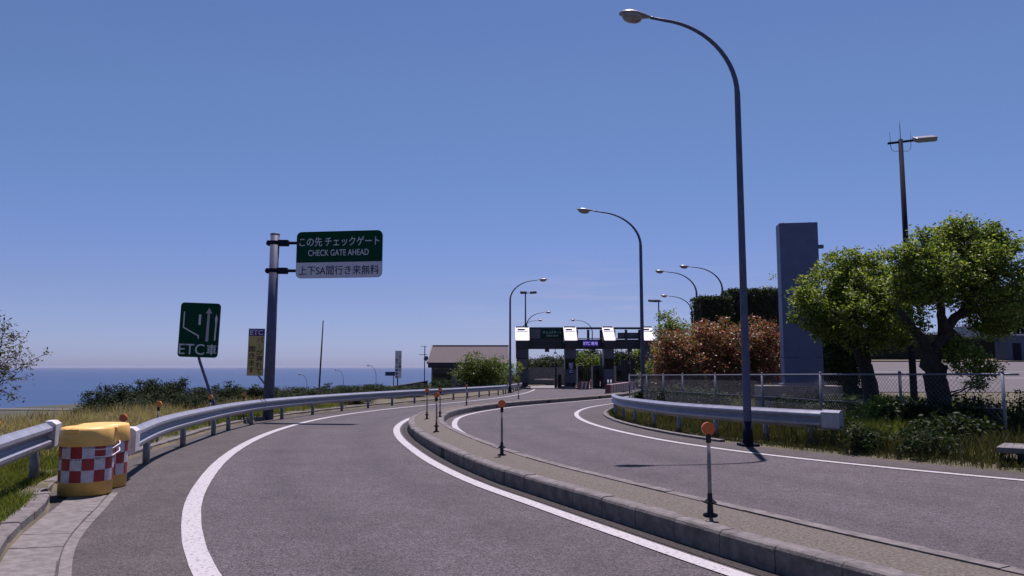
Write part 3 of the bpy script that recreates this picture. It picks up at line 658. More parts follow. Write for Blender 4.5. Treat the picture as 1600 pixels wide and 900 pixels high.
# ------------------------------------------------------------------ street lamps
def lamp_proto(label, loc, rz, h=9.22, arm=1.72, r0=.085, group='street lamps with curved arms'):
    """arm points to local -x"""
    t = thing('street_lamp', label, 'street lamp', loc, rz, group)
    pts = []; rad = []; zs = h - 1.75
    for z in np.linspace(-.2, zs, 8): pts.append((0, 0, z)); rad.append(r0 - (r0 - .055) * max(0, z) / h)
    # quarter-ellipse like sweep then a gently rising tip
    for k in range(1, 15):
        a = R(84 * k / 14); pts.append((-(arm) * (1 - math.cos(a)) * 1.02, 0, zs + 1.62 * math.sin(a))); rad.append(.055 - .022 * k / 14)
    e = Vector(pts[-1]); pts.append(tuple(e + Vector((-.30, 0, .05)))); rad.append(.03)
    MB().tube(pts, rad, 16).build('pole', M['pole'], t)
    MB().box((0, 0, .03), (.36, .36, .05), bev=.01).tube([(0, 0, .0), (0, 0, .5)], [r0 * 1.25, r0 * 1.12], 16).build('base_plate', M['darkpole'], t)
    e = Vector(pts[-1]); hd = MB(); hb = MB(); n = 20
    prof = [(.0, .035), (.08, .05), (.2, .10), (.36, .155), (.52, .165), (.66, .12), (.73, .06), (.75, .012)]
    V = []; Fc = []
    for u, rr in prof:
        for k in range(n):
            a = 2 * math.pi * k / n; c_, s_ = math.cos(a), math.sin(a)
            V.append((e.x + .06 - u, rr * c_, e.z + .0 + u * .09 + (rr * s_ * .62 if s_ > 0 else rr * s_ * .22)))
    Fc = [(i * n + k, i * n + (k + 1) % n, (i + 1) * n + (k + 1) % n, (i + 1) * n + k) for i in range(len(prof) - 1) for k in range(n)] + [tuple(range(n)), tuple((len(prof) - 1) * n + k for k in range(n))]
    ho = hd.add(V, Fc, 0, True).build('lamp_head', M['lamphead'], t)
    V = []; pr = [(1, 0), (.93, -.06), (.75, -.115), (.45, -.15), (0, -.165)]
    for s_, dz in pr:
        for k in range(n):
            a = 2 * math.pi * k / n; u = .46 + .235 * s_ * math.cos(a); V.append((e.x + .06 - u, .145 * s_ * math.sin(a), e.z + u * .09 - .012 + dz))
    Fc = [(i * n + k, i * n + (k + 1) % n, (i + 1) * n + (k + 1) % n, (i + 1) * n + k) for i in range(len(pr) - 1) for k in range(n)]
    hb.add(V, Fc, 0, True).build('lens', M['lens'], ho)
    return t
lx, ly = 4.86, 16.05
proto = lamp_proto('tall near street lamp beside the right guardrail, its head nearest the top of the picture', (lx, ly, Tz(lx, ly)), R(4))
def lamp(x, y, rz, label, s=1): return dup(proto, (x, y, Tz(x, y)), rz, label, (1.26, 1.06, 1.06))
lamp(6.5, 38.4, R(2), 'street lamp behind the far end of the chain-link fence, second tallest in the picture')
lamp(-.16, 66, R(180), 'street lamp beside the left end of the gate with its arm reaching right')
lamp(14.6, 60.5, R(-4), 'street lamp with arm to the left above the red hedge, left of the pair there')
lamp(16.1, 58.5, R(-4), 'street lamp just above the dark clipped hedge, rightmost of the distant lamps')
lamp(18.8, 80, R(-4), 'low distant street lamp whose arm just clears the green tree by the red hedge')
lamp(11.9, 114, 0, 'small distant street lamp beyond the gate above its middle lane')
lamp(1.9, 100, R(180), 'small distant street lamp beyond the gate above its left corner, the higher of two')
lamp(1.4, 116, R(180), 'smallest distant street lamp beyond the gate above its left corner, the lower of two')
for px, y, pt, rz, lb in ((588, 125, 571, 5, 'faint lamp post down the slope against the sea, right of the leaning pole'), (537, 128, 578, 0, 'faint lamp post down the slope against the sea, middle of three left of the banner'), (480, 132, 585, 0, 'faint lamp post down the slope just right of the big sign post')):
    p = W(px, pt, y); o = dup(proto, (p.x, y, p.z - 9.7), R(rz), lb, (.58, .58, 1.06))
def flood(label, loc, rz, h, heads, rod=True, r0=.13, grp='floodlight masts'):
    t = thing('floodlight_mast', label, 'floodlight', loc, rz, grp)
    MB().tube([(0, 0, -.3), (0, 0, h)], [r0, r0 * .62], 14).build('mast', M['darkpole'], t)
    MB().tube([(-.52, 0, h - .16), (.5, 0, h - .05)], .05, 10).build('crossarm', M['darkpole'], t)
    for sx in heads:
        m = Matrix.Rotation(R(-4 * sx), 3, 'Y') @ Matrix.Rotation(R(24), 3, 'X')
        fo = MB().box((sx * .98, -.02, h), (.86, .42, .20), rot=m, bev=.04).build('lamp_head', M['lamphead'] if rod else M['darkpole'], t)
        MB().box(Vector((sx * .98, -.02, h)) + m @ Vector((0, -.01, -.106)), (.72, .34, .012), rot=m).build('lens', M['lens'] if rod else M['darkpole'], fo)
    if rod:
        a = MB().tube([(0, 0, h), (0, 0, h + .82)], .014, 6)
        pts = [(-.43, 0, h + .33), (-.41, 0, h - .3)] + [(-.41 + .16 * (1 - math.cos(R(k * 15))), 0, h - .3 - .2 * math.sin(R(k * 15))) for k in range(1, 7)]
        pts += [(-p[0], 0, p[2]) for p in pts[::-1]]; a.tube(pts, .011, 6); a.build('lightning_rod', M['pole'], t)
    return t
p = W(1407, 218, 31.5); fz = Tz(p.x, 31.5)
flood('tall dark floodlight mast with lightning rods rising behind the right tree', (p.x, 31.5, fz), R(-4), p.z - fz, (1,), r0=.145)
p = W(821, 457, 96); flood('small distant mast with twin floodlights behind the left end of the gate', (p.x, 96, Tz(p.x, 96)), 0, p.z - Tz(p.x, 96), (1, -.25), False)
p = W(1029, 470, 104); flood('small distant mast with twin floodlights right of the gate', (p.x, 104, Tz(p.x, 104)), 0, p.z - Tz(p.x, 104), (-1, -.2), False)

# ------------------------------------------------------------------ check gate
def gate():
    Y = 88.0; zg = float(g(Y)); k = Y / F_PX
    X = lambda px: (px - 800) * k * .998
    Z = lambda py: W(800, py, Y).z - zg
    t = thing('check_gate', 'wide dark check gate with four columns and shining white sloped top panels across the road', 'toll gate', (0, Y, zg))
    cols = [(806, 826), (882, 900), (943, 959), (1004, 1021)]
    zt = Z(512)
    for i, (a, b) in enumerate(cols):
        x0, x1 = X(a), X(b); xc = (x0 + x1) / 2; wd = x1 - x0
        c = MB().box((xc, 1.1, (zt - .4) / 2), (wd * .9, 1.8, zt - .4)).build('column', M['gate_dark'], t)
        MB().box((xc, .12, (Z(544) + Z(560)) / 2), (wd, .3, Z(544) - Z(560))).build('upper_panel', M['gate_mid'], c)
        MB().box((xc, .12, (Z(577) + Z(598)) / 2), (wd, .3, Z(577) - Z(598))).build('lower_panel', M['gate_mid'], c)
        MB().box((xc, .1, (Z(561) + Z(576)) / 2), (wd * .84, .28, Z(561) - Z(576) - .05)).build('window', M['glass'], c)
        zf = Z(533); ww = wd * 1.06
        V = [(xc - ww / 2, -1.25, zf), (xc + ww / 2, -1.25, zf), (xc + ww / 2, .98, zt + .12), (xc - ww / 2, .98, zt + .12)]
        V += [(v[0], v[1] + .05, v[2] - .09) for v in V]
        MB().add(V, [(0, 1, 2, 3), (7, 6, 5, 4), (0, 4, 5, 1), (1, 5, 6, 2), (2, 6, 7, 3), (3, 7, 4, 0)]).build('sloped_panel', M['gate_white'], t)
        fr = MB(); e0, e1 = Vector((0, -1.25, zf + .02)), Vector((0, .98, zt + .14)); m_ = Matrix.Rotation(math.atan2(e1.z - e0.z, e1.y - e0.y), 3, 'X'); L_ = (e1 - e0).length
        for sx in (-1, 1): fr.box((xc + sx * ww / 2, -.135, (e0.z + e1.z) / 2), (.07, L_, .12), rot=m_)
        fr.box((xc, .97, zt + .15), (ww, .1, .1)); fr.box((xc, -1.25, zf - .02), (ww, .08, .14)); fr.build('panel_frame', M['gate_mid'], t)
        ve = MB(); ve.box(Vector((xc - .1, .62, zt - .10)) + Vector((0, -.02, .03)), (ww * .55, .22, .1), rot=m_); ve.build('panel_vent', M['gate_dark'], t)
        MB().box((xc + .1, -.2, zf + .62), (.02, L_ * .8, .03), rot=m_).build('panel_seam', M['gate_mid'], t)
        MB().box((xc, -.25, Z(538.5)), (wd * .96, 1.7, Z(533.5) - Z(544))).build('canopy_box', M['gate_dark'], t)
        MB().box((xc, 1.4, .1), (wd * 1.25, 9, .26), bev=.05).build('island', M['conc'], t)
    xl, xr = X(806), X(1021)
    MB().box(((xl + xr) / 2, 1.4, zt), (xr - xl, .5, .22)).build('top_beam', M['gate_dark'], t)
    MB().box(((xl + xr) / 2, 1.4, Z(543)), (xr - xl, .5, .3)).build('lower_beam', M['gate_dark'], t)
    MB().box(((xl + xr) / 2, 3.4, Z(537)), (xr - xl, 3.0, .5)).build('roof_slab', M['gate_dark'], t)
    MB().box(((X(826) + X(882)) / 2, 1.05, (Z(513.5) + Z(543)) / 2), (X(882) - X(826) - .02, .1, Z(513.5) - Z(543))).build('fascia', M['gate_dark'], t)
    for a, b in ((900, 943), (959, 1004)):
        MB().box(((X(a) + X(b)) / 2, 1.05, (Z(530) + Z(544)) / 2), (X(b) - X(a) - .02, .1, Z(530) - Z(544))).build('fascia', M['gate_dark'], t)
        MB().box(((X(a) + X(b)) / 2, .95, Z(528.6)), (X(b) - X(a) - .3, .12, .1)).build('sill', M['gate_mid'] if a > 950 else M['signwhite'], t)
        for q_ in (.06, .48, .95): MB().box((X(a) + (X(b) - X(a)) * q_, 1.12, (Z(516) + Z(529)) / 2), (.28, .2, Z(513) - Z(529))).build('mullion', M['gate_dark'], t)
    MB().box(((X(962) + X(984)) / 2 + .9, 1.2, (Z(519) + Z(528)) / 2), (2.6, .04, Z(519) - Z(528))).build('back_panel', M['gate_mid'], t)
    # hanging signals
    for px in (855, 928, 985): MB().box((X(px), .6, Z(547.5)), (.5, .3, .34), bev=.03).build('signal_box', M['gate_dark'], t)
    # booths behind the middle columns
    for a, b in ((905, 913), (929, 940), (966, 975)):
        MB().box(((X(a) + X(b)) / 2, 3.2, 1.3), (X(b) - X(a), 2.2, 2.6), bev=.03).build('booth', M['gate_dark'], t)
        MB().box(((X(a) + X(b)) / 2, 2.08, 1.55), (X(b) - X(a) - .2, .03, 1.0)).build('booth_window', M['glass'], t)
    for px, h_, w_ in ((870, 3.0, .22), (876, 1.6, .45), (922, 2.4, .18), (946, 1.5, .3), (958, 1.7, .3), (980, 3.3, .9), (993, 3.3, .5), (1000, 1.6, .3)):
        MB().box((X(px), 2.6, h_ / 2), (w_, .4, h_), bev=.02).build('lane_machine', M['gate_dark'] if px != 946 else M['stripe_red'], t)
    for px in (868, 918, 934, 973): MB().tube([(X(px), .9, Z(545)), (X(px), .7, Z(551))], .04, 6).box((X(px), .6, Z(551.5)), (.3, .45, .16)).build('antenna_unit', M['gate_mid'], t)
    MB().tube([(X(896), .2, 0), (X(896), .2, Z(548))], .09, 8).tube([(X(939), .2, 0), (X(939), .2, Z(548))], .09, 8).tube([(X(896), .2, Z(548)), (X(939), .2, Z(548))], .06, 8).build('sensor_frame', M['gate_dark'], t)
    # things hanging on it
    s = thing('gate_sign', 'green CHECK GATE sign hung across the left lane of the gate', 'road sign', (X(847), Y + .92, zg + Z(528)))
    bw, bh = X(880) - X(847), Z(514) - Z(528)
    bo = MB().prism(rrect(0, 0, bw, bh, .08), 0, .06).build('sign_board', M['green'], s)
    text('チェックゲート', M['signwhite'], bo, (.15, .50, bw - .15, .86), -.008, 'lettering', .006); text('CHECK GATE', M['signwhite'], bo, (.5, .2, bw - .5, .38), -.008, 'lettering', .006)
    s = thing('grey_board', 'small grey board beside the green sign on the gate', 'sign', (X(828), Y + .92, zg + Z(528)))
    bo = MB().prism(rrect(0, 0, X(844) - X(828), Z(514.5) - Z(528), .03), 0, .06).build('board', M['grey_board'], s)
    mb = MB()
    for i in range(4): mb.prism([(.1, .16 + i * .2), (1.05, .16 + i * .2), (1.05, .22 + i * .2), (.1, .22 + i * .2)], -.006, -.001)
    mb.build('print_lines', M['conc_dark'], bo)
    s = thing('led_display', 'purple lit message display over the second lane of the gate', 'display', (X(911), Y + .7, zg + Z(541)))
    bw, bh = X(936) - X(911), Z(531.5) - Z(541)
    bo = MB().box((bw / 2, .13, bh / 2), (bw + .1, .22, bh + .1), bev=.02).build('housing', M['gate_dark'], s)
    MB().prism([(0, 0), (bw, 0), (bw, bh), (0, bh)], .005, .015).build('screen', M['led'], bo)
    text('ETC', M['ledtext'], bo, (.12, .16, .88, .52), -.001, 'lettering', .02); text('専用', M['ledtext'], bo, (1.0, .14, bw - .1, .54), -.001, 'lettering', .02)
    s = thing('upright_notice', 'blue upright notice with white letters at the second gate column', 'sign', (X(891.5), Y - .42, zg))
    MB().tube([(.0, .04, 0), (0, .04, Z(571))], .05, 8).build('post', M['pole'], s)
    bo = MB().box((0, 0, (Z(566) + Z(585)) / 2), (.62, .05, Z(566) - Z(585)), bev=.01).build('board', M['blue'], s)
    for i, ch in enumerate('ETC'): text(ch, M['signwhite'], bo, (-.2, Z(571.5 + 5.5 * i), .2, Z(567.5 + 5.5 * i)), -.03, 'lettering', .02)
    return X, Z, zg, Y
GX, GZ, Gz, GY = gate()

# striped barriers and small furniture in front of the gate
def barrier(label, x0, y0, x1, y1, n, h=.62):
    t = thing('striped_barrier', label, 'barrier', (x0, y0, float(g(y0))), math.atan2(y1 - y0, x1 - x0), 'red and white barriers at the gate'); L = math.hypot(x1 - x0, y1 - y0)
    for i, mk in ((0, 'stripe_red'), (1, 'stripe_white')):
        mb = MB()
        for k in range(n):
            if k % 2 != i: continue
            a, b = L * k / n, L * (k + 1) / n
            mb.prism([(a - .08, .05), (b - .08, .05), (b + .08, h), (a + .08, h)], -.2, .2)
        mb.build('stripe_block', M[mk], t)
    MB().box((L / 2, 0, .03), (L, .55, .06)).build('foot', M['rubber'], t)
barrier('long red and white striped barrier ending the median before the gate', 7.6, 61.5, 10.6, 71, 16, .75)
barrier('red and white striped barrier at the nose of the second gate island', GX(897), 82.5, GX(911), 82.9, 5, .8)
barrier('red and white striped barrier at the nose of the third gate island', GX(945), 80.5, GX(976), 81.5, 9, .8)
for px, y, lb in ((949, 80, 'slim grey post left of the third gate column'), (953.5, 80, 'slim grey post right beside its twin at the third gate column'), (922, 83, 'reddish post in the second lane of the gate')):
    x = (px - 800) / F_PX * y; o = MB().tube([(0, 0, 0), (0, 0, 1.05)], .07, 10).build('bollard', M['stripe_red'] if px < 930 else M['signwhite']); o.location = (x, y, float(g(y))); tag(o, lb, 'bollard', 'posts at the gate islands')
for px, y, lb in ((868, 96, 'red lift arm barrier post beyond the left gate lane'), (962, 94, 'lift arm barrier post in the third gate lane')):
    x = (px - 800) / F_PX * y; t = thing('lift_barrier', lb, 'barrier', (x, y, float(g(y))), 0, 'lift arm barriers')
    MB().box((0, 0, .55), (.35, .4, 1.1), bev=.03).build('cabinet', M['stripe_red'], t); MB().tube([(0, -.1, 1.0), (-2.6 if px < 900 else 1.9, -.1, 1.03)], .045, 8).build('arm', M['stripe_white'], t)

# wall, building and signs beyond
def long_wall(label, x0, y0, x1, y1, h, m, name='concrete_wall', th=.3, z0=None, z1=None):
    za = Tz(x0, y0) if z0 is None else z0; zb = Tz(x1, y1) if z1 is None else z1
    d = Vector((x1 - x0, y1 - y0, 0)).normalized(); n = Vector((-d.y, d.x, 0)) * th / 2
    A, B = Vector((x0, y0, 0)), Vector((x1, y1, 0)); V = []
    for p_, z in ((A, za), (B, zb)):
        for s in (-1, 1):
            for q_ in (-1.0, h): V.append(p_ + n * s + Vector((0, 0, z + q_)))
    o = MB().add(V, [(0, 1, 3, 2), (4, 6, 7, 5), (0, 4, 5, 1), (2, 3, 7, 6), (1, 5, 7, 3), (0, 2, 6, 4)]).build(name, m); return tag(o, label, 'wall')
long_wall('long grey concrete wall seen through the left lane of the gate', 1, 118, 12, 122, 2.6, M['conc'], z0=-1.1, z1=-1.1)
long_wall('dark low wall sloping up to the left side of the small building', -16.5, 80, -9.2, 84, .8, M['conc_dark'], z0=-1.9, z1=-.7)

def building():
    x0, x1, y0, y1 = -9.0, -.4, 83, 92; zb = float(g(84)) - .2
    t = thing('office_building', 'small single-storey office with a purplish shingled gable roof left of the gate', 'building', (0, 0, zb))
    ze, zr = 2.05 - zb, 3.95 - zb
    MB().box(((x0 + x1) / 2, (y0 + y1) / 2, ze / 2), (x1 - x0 - .6, y1 - y0 - .8, ze)).build('wall', M['wall'], t)
    mb = MB(); ym = (y0 + y1) / 2
    mb.add([(x0, y0 - .3, ze), (x1, y0 - .3, ze), (x1, ym, zr), (x0, ym, zr), (x0, y1 + .3, ze), (x1, y1 + .3, ze),
            (x0, y0 - .3, ze - .15), (x1, y0 - .3, ze - .15), (x1, ym, zr - .2), (x0, ym, zr - .2), (x0, y1 + .3, ze - .15), (x1, y1 + .3, ze - .15)],
           [(0, 1, 2, 3), (3, 2, 5, 4), (7, 6, 9, 8), (8, 9, 10, 11), (0, 3, 9, 6), (3, 4, 10, 9), (1, 7, 8, 2), (2, 8, 11, 5), (0, 6, 7, 1), (4, 5, 11, 10)])
    r = mb.build('roof', M['roof'], t)
    MB().box(((x0 + x1) / 2, ym, zr + .03), (x1 - x0 + .04, .3, .12)).build('ridge_cap', M['conc'], r)
    m = Matrix.Rotation(math.atan2(zr - ze, ym - y0 + .3), 3, 'X'); L = math.hypot(zr - ze, ym - y0 + .3)
    MB().box((x0 - .05, (y0 - .3 + ym) / 2, (ze + zr) / 2 - .02), (.16, L, .26), rot=m).build('barge_board', M['wall'], r)
    MB().box(((x0 + x1) / 2, y0 - .32, ze - .32), (x1 - x0, .08, .48)).build('fascia', M['fascia'], t)
    for a, b in ((-8.5, -6.6), (-5.4, -4.2), (-3, -1.6)):
        f = MB().box(((a + b) / 2, y0 + .38, 1.65), (b - a, .1, 1.25)).build('window', M['fascia'], t); MB().box(((a + b) / 2, y0 + .322, 1.65), (b - a - .14, .02, 1.1)).build('pane', M['glass'], f)
    t2 = thing('tv_antenna', 'spindly television antenna mast with a dish by the left gable of the office', 'antenna', (-9.45, 83.5, zb))
    a = MB().tube([(0, 0, 0), (0, 0, W(668, 541, 83.5).z - zb)], .05, 8); a.build('mast', M['darkpole'], t2)
    for zz, L in ((4.85, .45), (3.95, .6)):
        e = MB().tube([(-L, 0, zz), (.25, 0, zz)], .03, 6)
        for i in range(5): e.tube([(-L + i * .17, -.2, zz), (-L + i * .17, .2, zz)], .012, 5)
        e.build('aerial', M['darkpole'], t2)
    d = MB().lathe([(0, .0), (.14, .02), (.26, .08), (.28, .1), (.26, .095), (.0, .03)], n=18).build('dish', M['pole'], t2); d.location = (.2, -.1, 3.5); d.rotation_euler = (R(75), 0, R(-20))
building()
p = W(622, 592, 75); t = thing('banner_sign', 'tall narrow white banner sign with dark lettering against the sea', 'sign', (p.x, 75, Tz(p.x, 75)))
zz = lambda py: W(622, py, 75).z - Tz(p.x, 75)
MB().tube([(-.05, .05, -.3), (-.05, .05, zz(550))], .055, 10).build('pole', M['darkpole'], t)
bo = MB().box((0, 0, (zz(548) + zz(591)) / 2), (.62, .06, zz(548) - zz(591)), bev=.01).build('board', M['signwhite'], t)
for j, (xa, col) in enumerate(((.03, range(1, 6)), (-.27, range(2, 8)))):
    word = 'バーが開く' if j == 0 else 'ETC車専用'
    for i, ch in enumerate(word):
        r_ = list(col)[i]; za = zz(549 + 5.3 * (r_ + 1)); zb_ = zz(549.6 + 5.3 * r_)
        if ch == 'ー': ch = '|'
        text(ch, M['navy'], bo, (xa + (.1 if ch == '|' else 0), za + .04, xa + (.14 if ch == '|' else .25), zb_ - .02), -.034, 'lettering', .03)
p = W(610, 584, 120); t = thing('direction_sign', 'small blue direction board below the white banner sign', 'road sign', (p.x, 120, Tz(p.x, 120)))
zb_ = p.z - Tz(p.x, 120); MB().tube([(.5, .05, 0), (.5, .05, zb_ + .2)], .07, 8).build('pole', M['darkpole'], t); MB().box((0, 0, zb_), (1.6, .06, .62), bev=.02).build('board', M['blue'], t)

# ------------------------------------------------------------------ pylon (back of a pillar sign)
def pylon():
    d = 24.5; a, b = W(1223, 345, d), W(1283, 345, d); z0 = Tz(a.x, d)
    cx, cy_ = (a.x + b.x) / 2, d + .5; t = thing('pillar_sign', 'tall blue-grey steel pillar standing on a low concrete plinth behind the fence', 'pillar', (cx, cy_, z0), R(-9)); h = W(1223, 346, d).z - z0
    MB().box((0, 0, h / 2), (1.20, .62, h), bev=.012).build('pillar', M['pylon'], t)
    for zz in (h * .30, h * .62): MB().box((0, 0, zz), (1.206, .626, .012)).build('seam', M['darkpole'], t)
    fl = MB().box((0, 0, 1.02), (1.36, .78, .05), bev=.01)
    for sx in (-.62, -.2, .2, .62): fl.tube([(sx, -.35, 1.04), (sx, -.35, 1.09)], .022, 8)
    fl.build('base_flange', M['pylon'], t)
    MB().box((.12, -.312, 1.9), (.5, .012, .9), bev=.004).build('access_panel', M['pylon'], t)
    MB().box((.72, .1, h - .75), (.25, .12, .12), bev=.01).build('side_bracket', M['pylon'], t)
    for x in (-.42, .42): MB().tube([(x, 0, h), (x, 0, h + .07)], .02, 8).build('lifting_eye', M['pole'], t)
    MB().box((-.15, .1, .42), (2.5, 1.3, 1.1), bev=.02).build('plinth', M['conc'], t)
pylon()

# ------------------------------------------------------------------ chain-link fence
def fence():
    FC = [(983, 38), (1010, 35.5), (1036, 33.2), (1066, 30.8), (1117, 27.6), (1190, 24.1), (1281, 20.4), (1405, 17.4), (1565, 15.1)]
    pts = [Vector(((px - 800) / F_PX * d * .9948, d, 0)) for px, d in FC]
    for p_ in pts: p_.z = float(g(p_.y)) + .08
    o = pts[0].copy(); t = thing('chain_link_fence', 'grey chain-link fence with round posts in front of the trees and pillar', 'fence', o); h = 1.40
    for p_ in pts:
        q_ = p_ - o; MB().tube([q_ - Vector((0, 0, .3)), q_ + Vector((0, 0, h + .03))], .032, 12).lathe([(.036, h + .02), (.036, h + .05), (.0, h + .07)], (q_.x, q_.y, q_.z), 12).build('post', M['fence'], t)
    MB().tube([p_ - o + Vector((0, 0, h - .01)) for p_ in pts] + [pts[-1] - o + Vector((.2, -.2, h - .01))], .022, 8).build('top_rail', M['fence'], t)
    MB().tube([p_ - o + Vector((0, 0, .72)) for p_ in pts], .010, 6).build('mid_wire', M['fence'], t)
    L = np.concatenate([[0], np.cumsum([(b - a).length for a, b in zip(pts[:-1], pts[1:])])])
    def at(s):
        return Vector([float(np.interp(s, L, [p_[k] - o[k] for p_ in pts])) for k in range(3)])
    mb = MB(); hh = h - .04; st = .11; n = int(L[-1] / st); r = .0032
    for i in range(-int(hh / st), n):
        for sgn in (1, -1):
            a0, a1 = i * st, i * st + hh; z0, z1 = (0.04, 0.04 + hh) if sgn > 0 else (0.04 + hh, 0.04)
            c0, c1 = max(a0, 0), min(a1, L[-1])
            if c1 - c0 < .05: continue
            q0 = at(c0) + Vector((0, 0, z0 + (z1 - z0) * (c0 - a0) / hh)); q1 = at(c1) + Vector((0, 0, z0 + (z1 - z0) * (c1 - a0) / hh))
            qm = at((c0 + c1) / 2) + Vector((0, 0, z0 + (z1 - z0) * ((c0 + c1) / 2 - a0) / hh))
            mb.tube([q0, qm, q1], r, 3, caps=False, smooth=False)
    mb.build('wire_mesh', M['fence'], t)
fence()
x, y = 8.85, 12.0
t = thing('concrete_slab', 'pale concrete slab resting in the grass at the right picture edge', 'slab', (x, y, .26), R(-39)); MB().box((0, 0, .03), (2.3, .9, .09), bev=.02).build('slab', M['conc'], t); MB().box((.1, .1, -.2), (2.0, .6, .36), bev=.02).build('footing', M['conc_dark'], t)

# ------------------------------------------------------------------ foliage
def leaf_arrays(C, ln, wd, up=.35, fold=True):
    """one small leaf quad at every point of C"""
    n = len(C); u = RNG.normal(size=(n, 3)); u[:, 2] *= .7; u /= np.linalg.norm(u, axis=1)[:, None]
    nn = RNG.normal(size=(n, 3)); nn[:, 2] = np.abs(nn[:, 2]) + up; v = np.cross(nn, u); v /= np.linalg.norm(v, axis=1)[:, None]
    l = ln * RNG.uniform(.7, 1.3, (n, 1)); w_ = wd * RNG.uniform(.7, 1.3, (n, 1))
    V = np.stack([C - u * l / 2, C + v * w_ / 2 - u * l * .06, C + u * l / 2, C - v * w_ / 2 - u * l * .06], 1).reshape(-1, 3)
    return V, np.arange(4 * n).reshape(n, 4)
def clump_points(blobs, twigs, per, spread):
    """blobs: (centre, (rx, ry, rz)); twig tufts through each blob's outer volume, leaves round each tuft"""
    tot = sum(b[1][0] * b[1][2] for b in blobs); out = []; tips = []
    for c, r in blobs:
        n = max(4, int(twigs * r[0] * r[2] / tot)); d = RNG.normal(size=(n, 3)); d /= np.linalg.norm(d, axis=1)[:, None]
        rad = RNG.uniform(.35, 1.0, (n, 1))**.55 * RNG.uniform(.88, 1.10, (n, 1)); tp = np.array(c) + d * np.array(r) * rad; tips.append(tp)
        for q_ in tp:
            k = max(3, int(per * RNG.uniform(.5, 1.5))); out.append(q_ + RNG.normal(0, spread, (k, 3)) * np.array([1, 1, .75]))
    return np.concatenate(out), np.concatenate(tips)
def limb(mb, a, b, r0, r1, n=5, wob=.06, sides=8):
    a, b = Vector(a), Vector(b); L = (b - a).length; pts = [a.lerp(b, i / n) + (Vector(RNG.normal(0, wob * L / 3, 3)) if 0 < i < n else Vector()) for i in range(n + 1)]
    mb.tube(pts, [r0 + (r1 - r0) * i / n for i in range(n + 1)], sides); return pts

def tree(name, label, cat, base, trunk, blobs, m, twigs, per, spread, ln, wd, group=None, ntw=60):
    """base: world point; trunk: list of (polyline, r0, r1) in local coordinates; blobs local"""
    t = thing(name, label, cat, base, 0, group); mb = MB()
    for pl, r0, r1 in trunk:
        n = len(pl); q = []
        for i in range(n - 1):
            for k in range(4): q.append(Vector(pl[i]).lerp(Vector(pl[i + 1]), k / 4) + Vector(RNG.normal(0, r0 * .12, 3)))
        q.append(Vector(pl[-1])); mb.tube(q, [r0 + (r1 - r0) * i / (len(q) - 1) for i in range(len(q))], 12)
    ends = [Vector(p_) for pl, _, _ in trunk for p_ in pl[1:]]
    C, tips = clump_points(blobs, twigs, per, spread); f_ = np.sin(C[:, 0] * 3.1 + 2 * np.sin(C[:, 2] * 2.3)) * np.sin(C[:, 1] * 2.7 + C[:, 2] * 2.9); C = C[f_ + RNG.normal(0, .3, len(C)) > -.55]
    for q in tips[RNG.choice(len(tips), min(ntw, len(tips)), replace=False)]:
        e = min(ends, key=lambda z: (z - Vector(q)).length); limb(mb, e, q, .022, .006, 4, .15, 5)
    mb.build('trunk', M['bark'], t)
    V, Fc = leaf_arrays(C, ln, wd); raw('crown', V, Fc, m, t); return t

def px_blobs(L, d, base, k=1.0):
    s = d / F_PX; out = []
    for px, py, r, *e in L:
        c = W(px, py, d + (e[0] if e else 0)); out.append(((c.x - base[0], c.y - base[1], c.z - base[2]), (r * s * k, r * s * k * 1.4, r * s * k * .92)))
    return out
def lp(px, py, d, base): q = W(px, py, d); return (q.x - base[0], q.y - base[1], q.z - base[2])
D1, D2 = 19.0, 17.0
b1 = W(1362, 640, D1); b1.z = Tz(b1.x, D1)
tree('broadleaf_tree', 'left of two leafy trees behind the fence, its crown leaning over the pillar', 'tree', b1,
     [([(0, 0, -.2), lp(1360, 610, D1+0.0, b1), lp(1352, 570, D1+0.0, b1)], .21, .16), ([lp(1352, 572, D1+0.0, b1), lp(1325, 530, D1-0.1, b1), lp(1300, 480, D1-0.3, b1)], .13, .04),
      ([lp(1352, 572, D1+0.0, b1), lp(1362, 520, D1+0.1, b1), lp(1372, 460, D1+0.3, b1)], .13, .04), ([lp(1335, 540, D1+0.0, b1), lp(1340, 490, D1-0.5, b1), lp(1335, 430, D1-0.6, b1)], .12, .04)],
     px_blobs([(1290, 455, 40), (1340, 432, 42, .3), (1325, 490, 44, -.4), (1385, 450, 48, .2), (1268, 478, 26), (1300, 430, 30, .6), (1375, 500, 34, .5), (1345, 465, 50), (1408, 470, 34), (1420, 430, 30, .4), (1300, 512, 26), (1348, 528, 30), (1392, 520, 32, -.3), (1258, 500, 18), (1252, 460, 16), (1310, 408, 18), (1370, 405, 18), (1335, 400, 14), (1330, 440, 40, 1.0), (1290, 505, 22)], D1-0.1, b1), M['leaf'], 1000, 44, .085, .088, .042, 'leafy trees behind the fence')
b2 = W(1472, 640, D2); b2.z = Tz(b2.x, D2)
